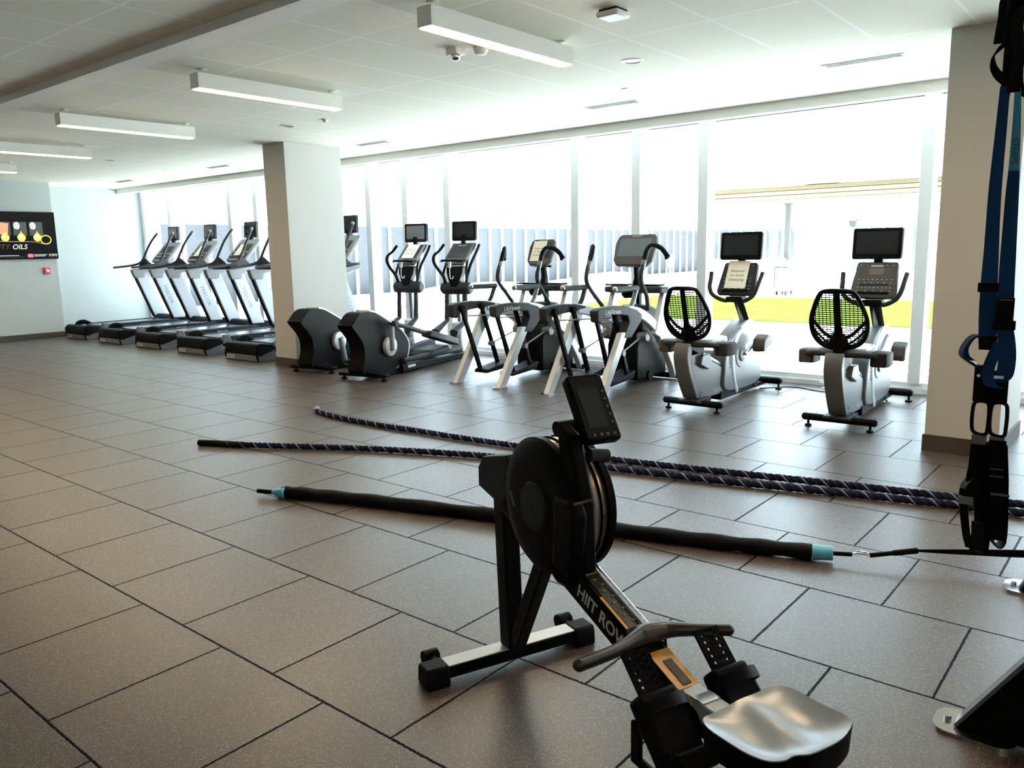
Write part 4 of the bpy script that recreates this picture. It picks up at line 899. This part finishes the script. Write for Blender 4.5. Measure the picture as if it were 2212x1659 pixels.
    dish(0, None, 1.0).build('seat', pad_sheen, t, ang=60)
    dish(-.0035, .385, 1.008).build('seat_shell', black, t, ang=60)
    MB().box(1.13, 1.31, -.055, .055, .30, .405).build('seat_carriage', black, t, .01)
    for a in (1.16, 1.28):
        for s in (-1, 1): MB().lathe((a, s*.045, .387), (0, s, 0), [(.013, -.012), (.013, .012)], 14).build('roller', dgrey, t)
    return t
rower()

# ================================================================== battle rope (doubled) and sleeved cord
def battle_rope():
    t = thing('battle_rope', 'long dark braided battle rope lying doubled across the floor behind the rower', 'rope', (-2.8, 4.4, 0))
    O_ = V((-2.8, 4.4, 0))
    far = [(-6.10, 4.50), (-5.95, 4.40), (-5.586, 4.345), (-5.1, 4.335), (-4.639, 4.365), (-4.15, 4.39), (-3.709, 4.43), (-2.977, 4.50), (-2.307, 4.625), (-1.497, 4.805), (-.823, 4.94), (-.40, 5.03), (.3, 5.14), (.8, 5.16), (.98, 5.06), (.8, 4.96), (.3, 4.92), (-.20, 4.885), (-.798, 4.785), (-1.436, 4.635), (-2.1, 4.46), (-2.846, 4.305), (-3.35, 4.17), (-3.822, 4.02), (-4.473, 3.745), (-5.319, 3.29), (-5.60, 3.165), (-5.72, 3.105)]
    path = smoothp([V((x, y, .0)) - O_ for x, y in far], 8); path = [V((p.x, p.y, 0)) for p in path]
    # resample evenly
    L_ = [0]
    for i in range(1, len(path)): L_.append(L_[-1]+(path[i]-path[i-1]).length)
    tot = L_[-1]; N = int(tot/.013); P = []; j = 0
    for i in range(N+1):
        d = tot*i/N
        while j < len(L_)-2 and L_[j+1] < d: j += 1
        P.append(path[j].lerp(path[j+1], (d-L_[j])/max(1e-6, L_[j+1]-L_[j])))
    Rr = .0105; rs = .0125; pitch = .115
    def strand(name, m, ph, r, rad, a=0, b=N):
        pts = []
        for i in range(a, b+1):
            tg = (P[min(i+1, N)]-P[max(i-1, 0)]).normalized(); nn_ = V((-tg.y, tg.x, 0)); an = 2*PI*(tot*i/N)/pitch+ph
            pts.append(P[i]+V((0, 0, .0235))+nn_*rad*math.cos(an)+V((0, 0, 1))*rad*math.sin(an))
        return MB().tube(pts, r, 6, upv=(0, 0, 1)).build(name, m, t)
    braid = noisy(mat('braided rope', (.008, .010, .028), .8, 0, .1), 400, .5, 1.8, .5); tracer = noisy(mat('rope tracer', (.19, .19, .28), .8), 400, .6, 1.4, .4)
    for k in range(3): strand('strand', braid, 2*PI*k/3, rs, Rr, 8, N-8)
    strand('tracer_strand', tracer, PI/3, .0055, .0190, 8, N-14)
    for a, b, nm in ((0, 12, 'end_sleeve'), (N-30, N, 'end_sleeve')):
        MB().tube([p+V((0, 0, .0235)) for p in P[a:b+1]], .0232, 14, upv=(0, 0, 1)).build(nm, rubber if a else letd, t)
battle_rope()
def sleeved_cord():
    t = thing('sleeved_resistance_cord', 'thick black sleeved resistance cord with light blue ends, stretched across the floor behind the rower', 'resistance cord', (-2.6, 3.2, 0))
    O_ = V((-2.6, 3.2, 0))
    pts = smoothp([V(p)-O_ for p in [(-4.07, 2.68, .030), (-3.95, 2.745, .034), (-3.5, 2.90, .034), (-2.796, 3.115, .034), (-2.122, 3.32, .034), (-1.6, 3.475, .034), (-1.20, 3.60, .038)]], 10)
    rad = [.036+.003*math.sin(i*1.3) for i in range(len(pts))]; rad[0] = .012; rad[1] = .02; rad[2] = .028
    MB().tube(pts, rad, 16, rb=.036*.42 if False else None).build('sleeve', rubber, t)
    a = V((-1.20, 3.60, .038))-O_; b = V((-1.115, 3.63, .042))-O_
    MB().tube([a, b], [.037, .033], 12).build('end_ferrule', cyan, t, .003)
    a2 = V((-4.07, 2.68, .030))-O_; d2 = V((-.93, -.35, 0)).normalized()
    MB().tube([a2-d2*.06, a2-d2*.02, a2+d2*.035], [.0385, .030, .014], 12).build('end_ferrule', cyan, t, .003)
    MB().tube([a2+d2*.02, a2+d2*.14], .013, 10).build('cord_end', black, t)
    c = V((-1.04, 3.66, .045))-O_
    MB().tube([b, c], .010, 10).build('cord', black, t)
    dx = (c-b).normalized()
    for k, off in ((0, .012), (1, -.010)): MB().tube([c+V((0, off*.5, .0)), c+dx*.02+V((0, off*1.4, .012)), c+dx*.05+V((0, off*1.5, .010)), c+dx*.08+V((0, off*.4, 0))], .0035, 8).build('snap_hook', chrome, t)
    e = c+dx*.075; g = V((-.80, 3.80, .075))-O_
    MB().tube([e, e.lerp(g, .55)], .011, 8).tube([e.lerp(g, .5), g], .014, 8).build('webbing_loop', black, t)
    end = V((.30, 4.34, .12))-O_
    MB().ribbon([g, g.lerp(end, .12), g.lerp(end, .3), end], (0.1, -.35, 1), [.012, .026, .04, .045], .004).build('anchor_strap', blackm, t)
sleeved_cord()

# ================================================================== training rig at the right edge
def rig():
    t = thing('training_rig', 'black steel rig foot with a silver floor plate at the lower right edge', 'training rig', (.35, 3.2, 0))
    for i, (y, nm) in enumerate(((2.56, 'leg'), (3.80, 'leg'))):
        Y = y-3.2
        lg = MB().prism([(-.745, .012), (-.52, .012), (.03, 1.02), (-.10, 1.02)], Y-.035, Y+.035, 'y').build('leg', blackm, t, .006)
        MB().prism([(-.752, .018), (-.745, .012), (-.10, 1.02), (-.112, 1.03)], Y-.034, Y+.034, 'y').build('leg_edge', silver, lg)
        MB().panel((-.70, Y, .006), (1, 0, 0), (0, 1, 0), .22, .15, .012, .05, 6).build('floor_plate', chrome, lg)
        MB().tube([(-.775, Y, .010), (-.775, Y, .024)], .011, 6).build('bolt', chrome, lg)
        MB().box(-.10, .0, Y-.05, Y+.05, 0, 2.55).build('upright', blackm, t, .005)
    MB().box(-.09, -.01, -.64, 1.7, 2.45, 2.55).build('top_beam', blackm, t, .005)
    MB().box(-.78, -.05, -1.04, -.96, 2.43, 2.48).box(-.09, -.01, -1.04, -.6, 2.42, 2.48).build('strap_arm', blackm, t, .005)
    MB().box(-.09, -.01, -.64, .60, .32, .40).build('lower_beam', blackm, t, .005)
rig()

# ================================================================== suspension trainer
def trainer():
    t = thing('suspension_trainer', 'black and blue suspension trainer straps with foot cradles hanging at the right edge', 'suspension trainer', (-.34, 2.2, 2.4))
    W_ = V((1, .15, 0)); D = V((.15, -1, 0)).normalized()
    def P(x, z, d=0): return V((x+.34, 0, z-2.4)) + D*d
    def rib(name, m, pts, w, d=0, th=.003, wv=None, sm=5):
        q = [P(*p, d) if len(p) == 2 else P(*p) for p in pts]
        return MB().ribbon(smoothp(q, sm), wv or W_, w, th).build(name, m, t)
    def loop(name, m, pts, w, d=0, closed=True, th=.0035, sm=5):
        """strap seen edge on: outline in the picture-facing plane, strap width running in depth"""
        q = [P(*p, d) for p in pts]
        if closed: q = q+[q[0]]
        return MB().ribbon(smoothp(q, sm), D+W_*.35, w, th).build(name, m, t)
    # upper bunch of black straps
    rib('black_strap', blackm, [(-.345, 2.42), (-.347, 2.2), (-.347, 1.957), (-.345, 1.897), (-.345, 1.838), (-.346, 1.77)], .020, .0)
    rib('black_strap', blackm, [(-.345, 2.3), (-.351, 2.016), (-.360, 1.974), (-.361, 1.94), (-.364, 1.911), (-.366, 1.884)], .022, .012)
    rib('black_strap', blackm, [(-.33, 2.3), (-.324, 2.01), (-.330, 1.953), (-.334, 1.915), (-.328, 1.885), (-.321, 1.854), (-.328, 1.825), (-.330, 1.775)], .026, .006)
    MB().ribbon(smoothp([P(-.350, 1.884, .018), P(-.371, 1.864, .02), (P(-.376, 1.845, .01)), P(-.366, 1.822, .0), P(-.345, 1.800, .0), P(-.321, 1.782, 0), P(-.29, 1.766, 0), P(-.25, 1.77, 0)], 6), D*.5+V((.5, 0, .8)), .020, .004).build('handle_loop', black, t)
    MB().tube([P(-.352, 1.99, .01), P(-.325, 1.995, .01), P(-.318, 1.965, .01), P(-.345, 1.955, .01)], .014, 8, True).build('strap_ring', black, t)
    rib('gusset', black, [(-.335, 1.86), (-.333, 1.80), (-.325, 1.775)], .040, .004)
    MB().ribbon(smoothp([P(-.322, 1.88, .01), P(-.312, 1.865, .01), P(-.300, 1.855, .01), P(-.26, 1.84, .01)]), V((0, 0, 1)), .025, .004).build('black_strap', blackm, t)
    # blue straps
    rib('blue_strap', navy, [(-.347, 1.79), (-.349, 1.676), (-.351, 1.551), (-.349, 1.42), (-.348, 1.34), (-.346, 1.27), (-.342, 1.20)], [.020, .024, .028, .034, .037, .037], .008)
    s2 = rib('light_blue_strap', skyb, [(-.322, 1.79), (-.3185, 1.70), (-.3165, 1.60)], [.012, .017, .022], .004)
    text('STRAPS', .017, P(-.3180, 1.645, .008), (0, 0, -1), W_, mat('navy print', (.01, .05, .12), .7), s2)
    rib('blue_strap', navy, [(-.3165, 1.602), (-.316, 1.539), (-.314, 1.40), (-.312, 1.31)], [.022, .027, .032, .034], .004)
    def keeper(x, z, w, h, d=.008): return MB().obox(P(x, z, d), W_, D, (0, 0, 1), w/2, .007, h/2).build('keeper', black, t, .002)
    keeper(-.349, 1.336, .044, .022); keeper(-.341, 1.205, .037, .034); keeper(-.311, 1.285, .036, .055); keeper(-.310, 1.248, .045, .022)
    MB().obox(P(-.311, 1.308, .016), W_, D, (0, 0, 1), .014, .0012, .0012).build('stitch', letd, t)
    loop('blue_loop', navy, [(-.352, 1.222), (-.374, 1.218), (-.390, 1.196), (-.395, 1.172), (-.378, 1.156), (-.356, 1.142)], .032, .006, False)
    rib('blue_loop', navy, [(-.352, 1.215), (-.374, 1.214), (-.388, 1.19), (-.386, 1.17), (-.372, 1.158)], .016, -.006)
    rib('blue_loop', navy, [(-.310, 1.245), (-.303, 1.21), (-.299, 1.17), (-.302, 1.13), (-.316, 1.112)], .036, .010)
    rib('blue_loop', navy, [(-.316, 1.210), (-.328, 1.175), (-.336, 1.14), (-.330, 1.108), (-.312, 1.10)], .026, .022)
    # buckles
    MB().obox(P(-.3455, 1.105, .0), W_, D, (0, 0, 1), .019, .009, .045).build('buckle', black, t, .004)
    MB().obox(P(-.3105, 1.098, -.004), W_, D, (0, 0, 1), .019, .009, .040).build('buckle', black, t, .004)
    for x, z in ((-.367, 1.153), (-.355, 1.125)): MB().lathe(P(x, z, .010), D, [(.005, 0), (.004, .003)], 12).build('rivet', chrome, t)
    MB().obox(P(-.313, 1.126, .022), W_, D, (0, 0, 1), .010, .001, .0035).build('metal_tag', chrome, t)
    # handle rings
    for cx in (-.344, -.306):
        o = [(cx-.010, 1.060), (cx-.0175, 1.046), (cx-.0175, .998), (cx-.010, .982), (cx+.012, .980), (cx+.0165, .998), (cx+.0165, 1.046), (cx+.010, 1.060)]
        MB().tube([P(x, z, 0) for x, z in sm2(o, 3)], .0045, 8, True).build('handle_ring', black, t)
        rib('stitched_end', letd, [(cx, .978), (cx, .955)], .032, .002, .005)
    # foot cradles
    rib('cradle_strap', black, [(-.345, .97), (-.347, .90), (-.350, .86), (-.343, .80)], .030, .0)
    rib('cradle_strap', black, [(-.333, .96), (-.327, .85), (-.323, .74), (-.325, .70)], .034, -.01)
    loop('foot_cradle', black, [(-.350, .872), (-.368, .845), (-.371, .80), (-.362, .745), (-.350, .692), (-.325, .682), (-.312, .695), (-.312, .78), (-.318, .86)], .035, .0, False)
    rib('cradle_pad', rubber, [(-.368, .84), (-.3645, .79), (-.356, .73), (-.346, .690)], .018, .006, .006)
    rib('cradle_pad', rubber, [(-.326, .76), (-.324, .71), (-.326, .685)], .040, .004, .008)
    rib('cradle_strap', black, [(-.304, .97), (-.299, .87), (-.290, .78), (-.286, .722)], .036, .004, .006)
    loop('foot_cradle', black, [(-.318, .96), (-.312, .85), (-.302, .72), (-.276, .718), (-.280, .85), (-.290, .96)], .034, -.008, False)
    for z in (.900, .882): MB().obox(P(-.301, z, .010), W_, D, (0, 0, 1), .014, .001, .0012).build('stitch', letd, t)
    MB().obox(P(-.290, .838, .010), W_, D, (0, 0, 1), .020, .003, .003).build('slider_bar', silver, t, .001)
    MB().obox(P(-.362, .812, .014), W_, D, (0, 0, 1), .017, .003, .010).build('cradle_label', mgrey, t, .001)
trainer()

# ================================================================== light
w = bpy.data.worlds.new('World'); bpy.context.scene.world = w; w.use_nodes = True
bg = w.node_tree.nodes['Background']; bg.inputs['Color'].default_value = (.72, .88, 1.0, 1); bg.inputs['Strength'].default_value = 4.0
sun = bpy.data.objects.new('sun', bpy.data.lights.new('sun', 'SUN')); C.objects.link(sun)
sun.data.energy = 80; sun.data.angle = math.radians(.6); sun.data.color = (.95, .98, 1)
sun.rotation_euler = V((-.42, -.16, .88)).to_track_quat('Z', 'Y').to_euler()
po = bpy.data.objects.new('window_portal', bpy.data.lights.new('window_portal', 'AREA')); C.objects.link(po)
po.data.shape = 'RECTANGLE'; po.data.size = 21; po.data.size_y = 2.7; po.data.cycles.is_portal = True
po.location = (-6.35, 8.5, 1.43); po.rotation_euler = (math.radians(-90), 0, 0)
sc = bpy.context.scene
sc.view_settings.view_transform = 'Standard'; sc.view_settings.look = 'None'; sc.view_settings.gamma = 1; sc.view_settings.use_curve_mapping = False
sc.view_settings.exposure = 0.98
sc.cycles.max_bounces = 8; sc.cycles.diffuse_bounces = 5; sc.cycles.glossy_bounces = 4; sc.cycles.transparent_max_bounces = 12
sc.cycles.sample_clamp_indirect = 6
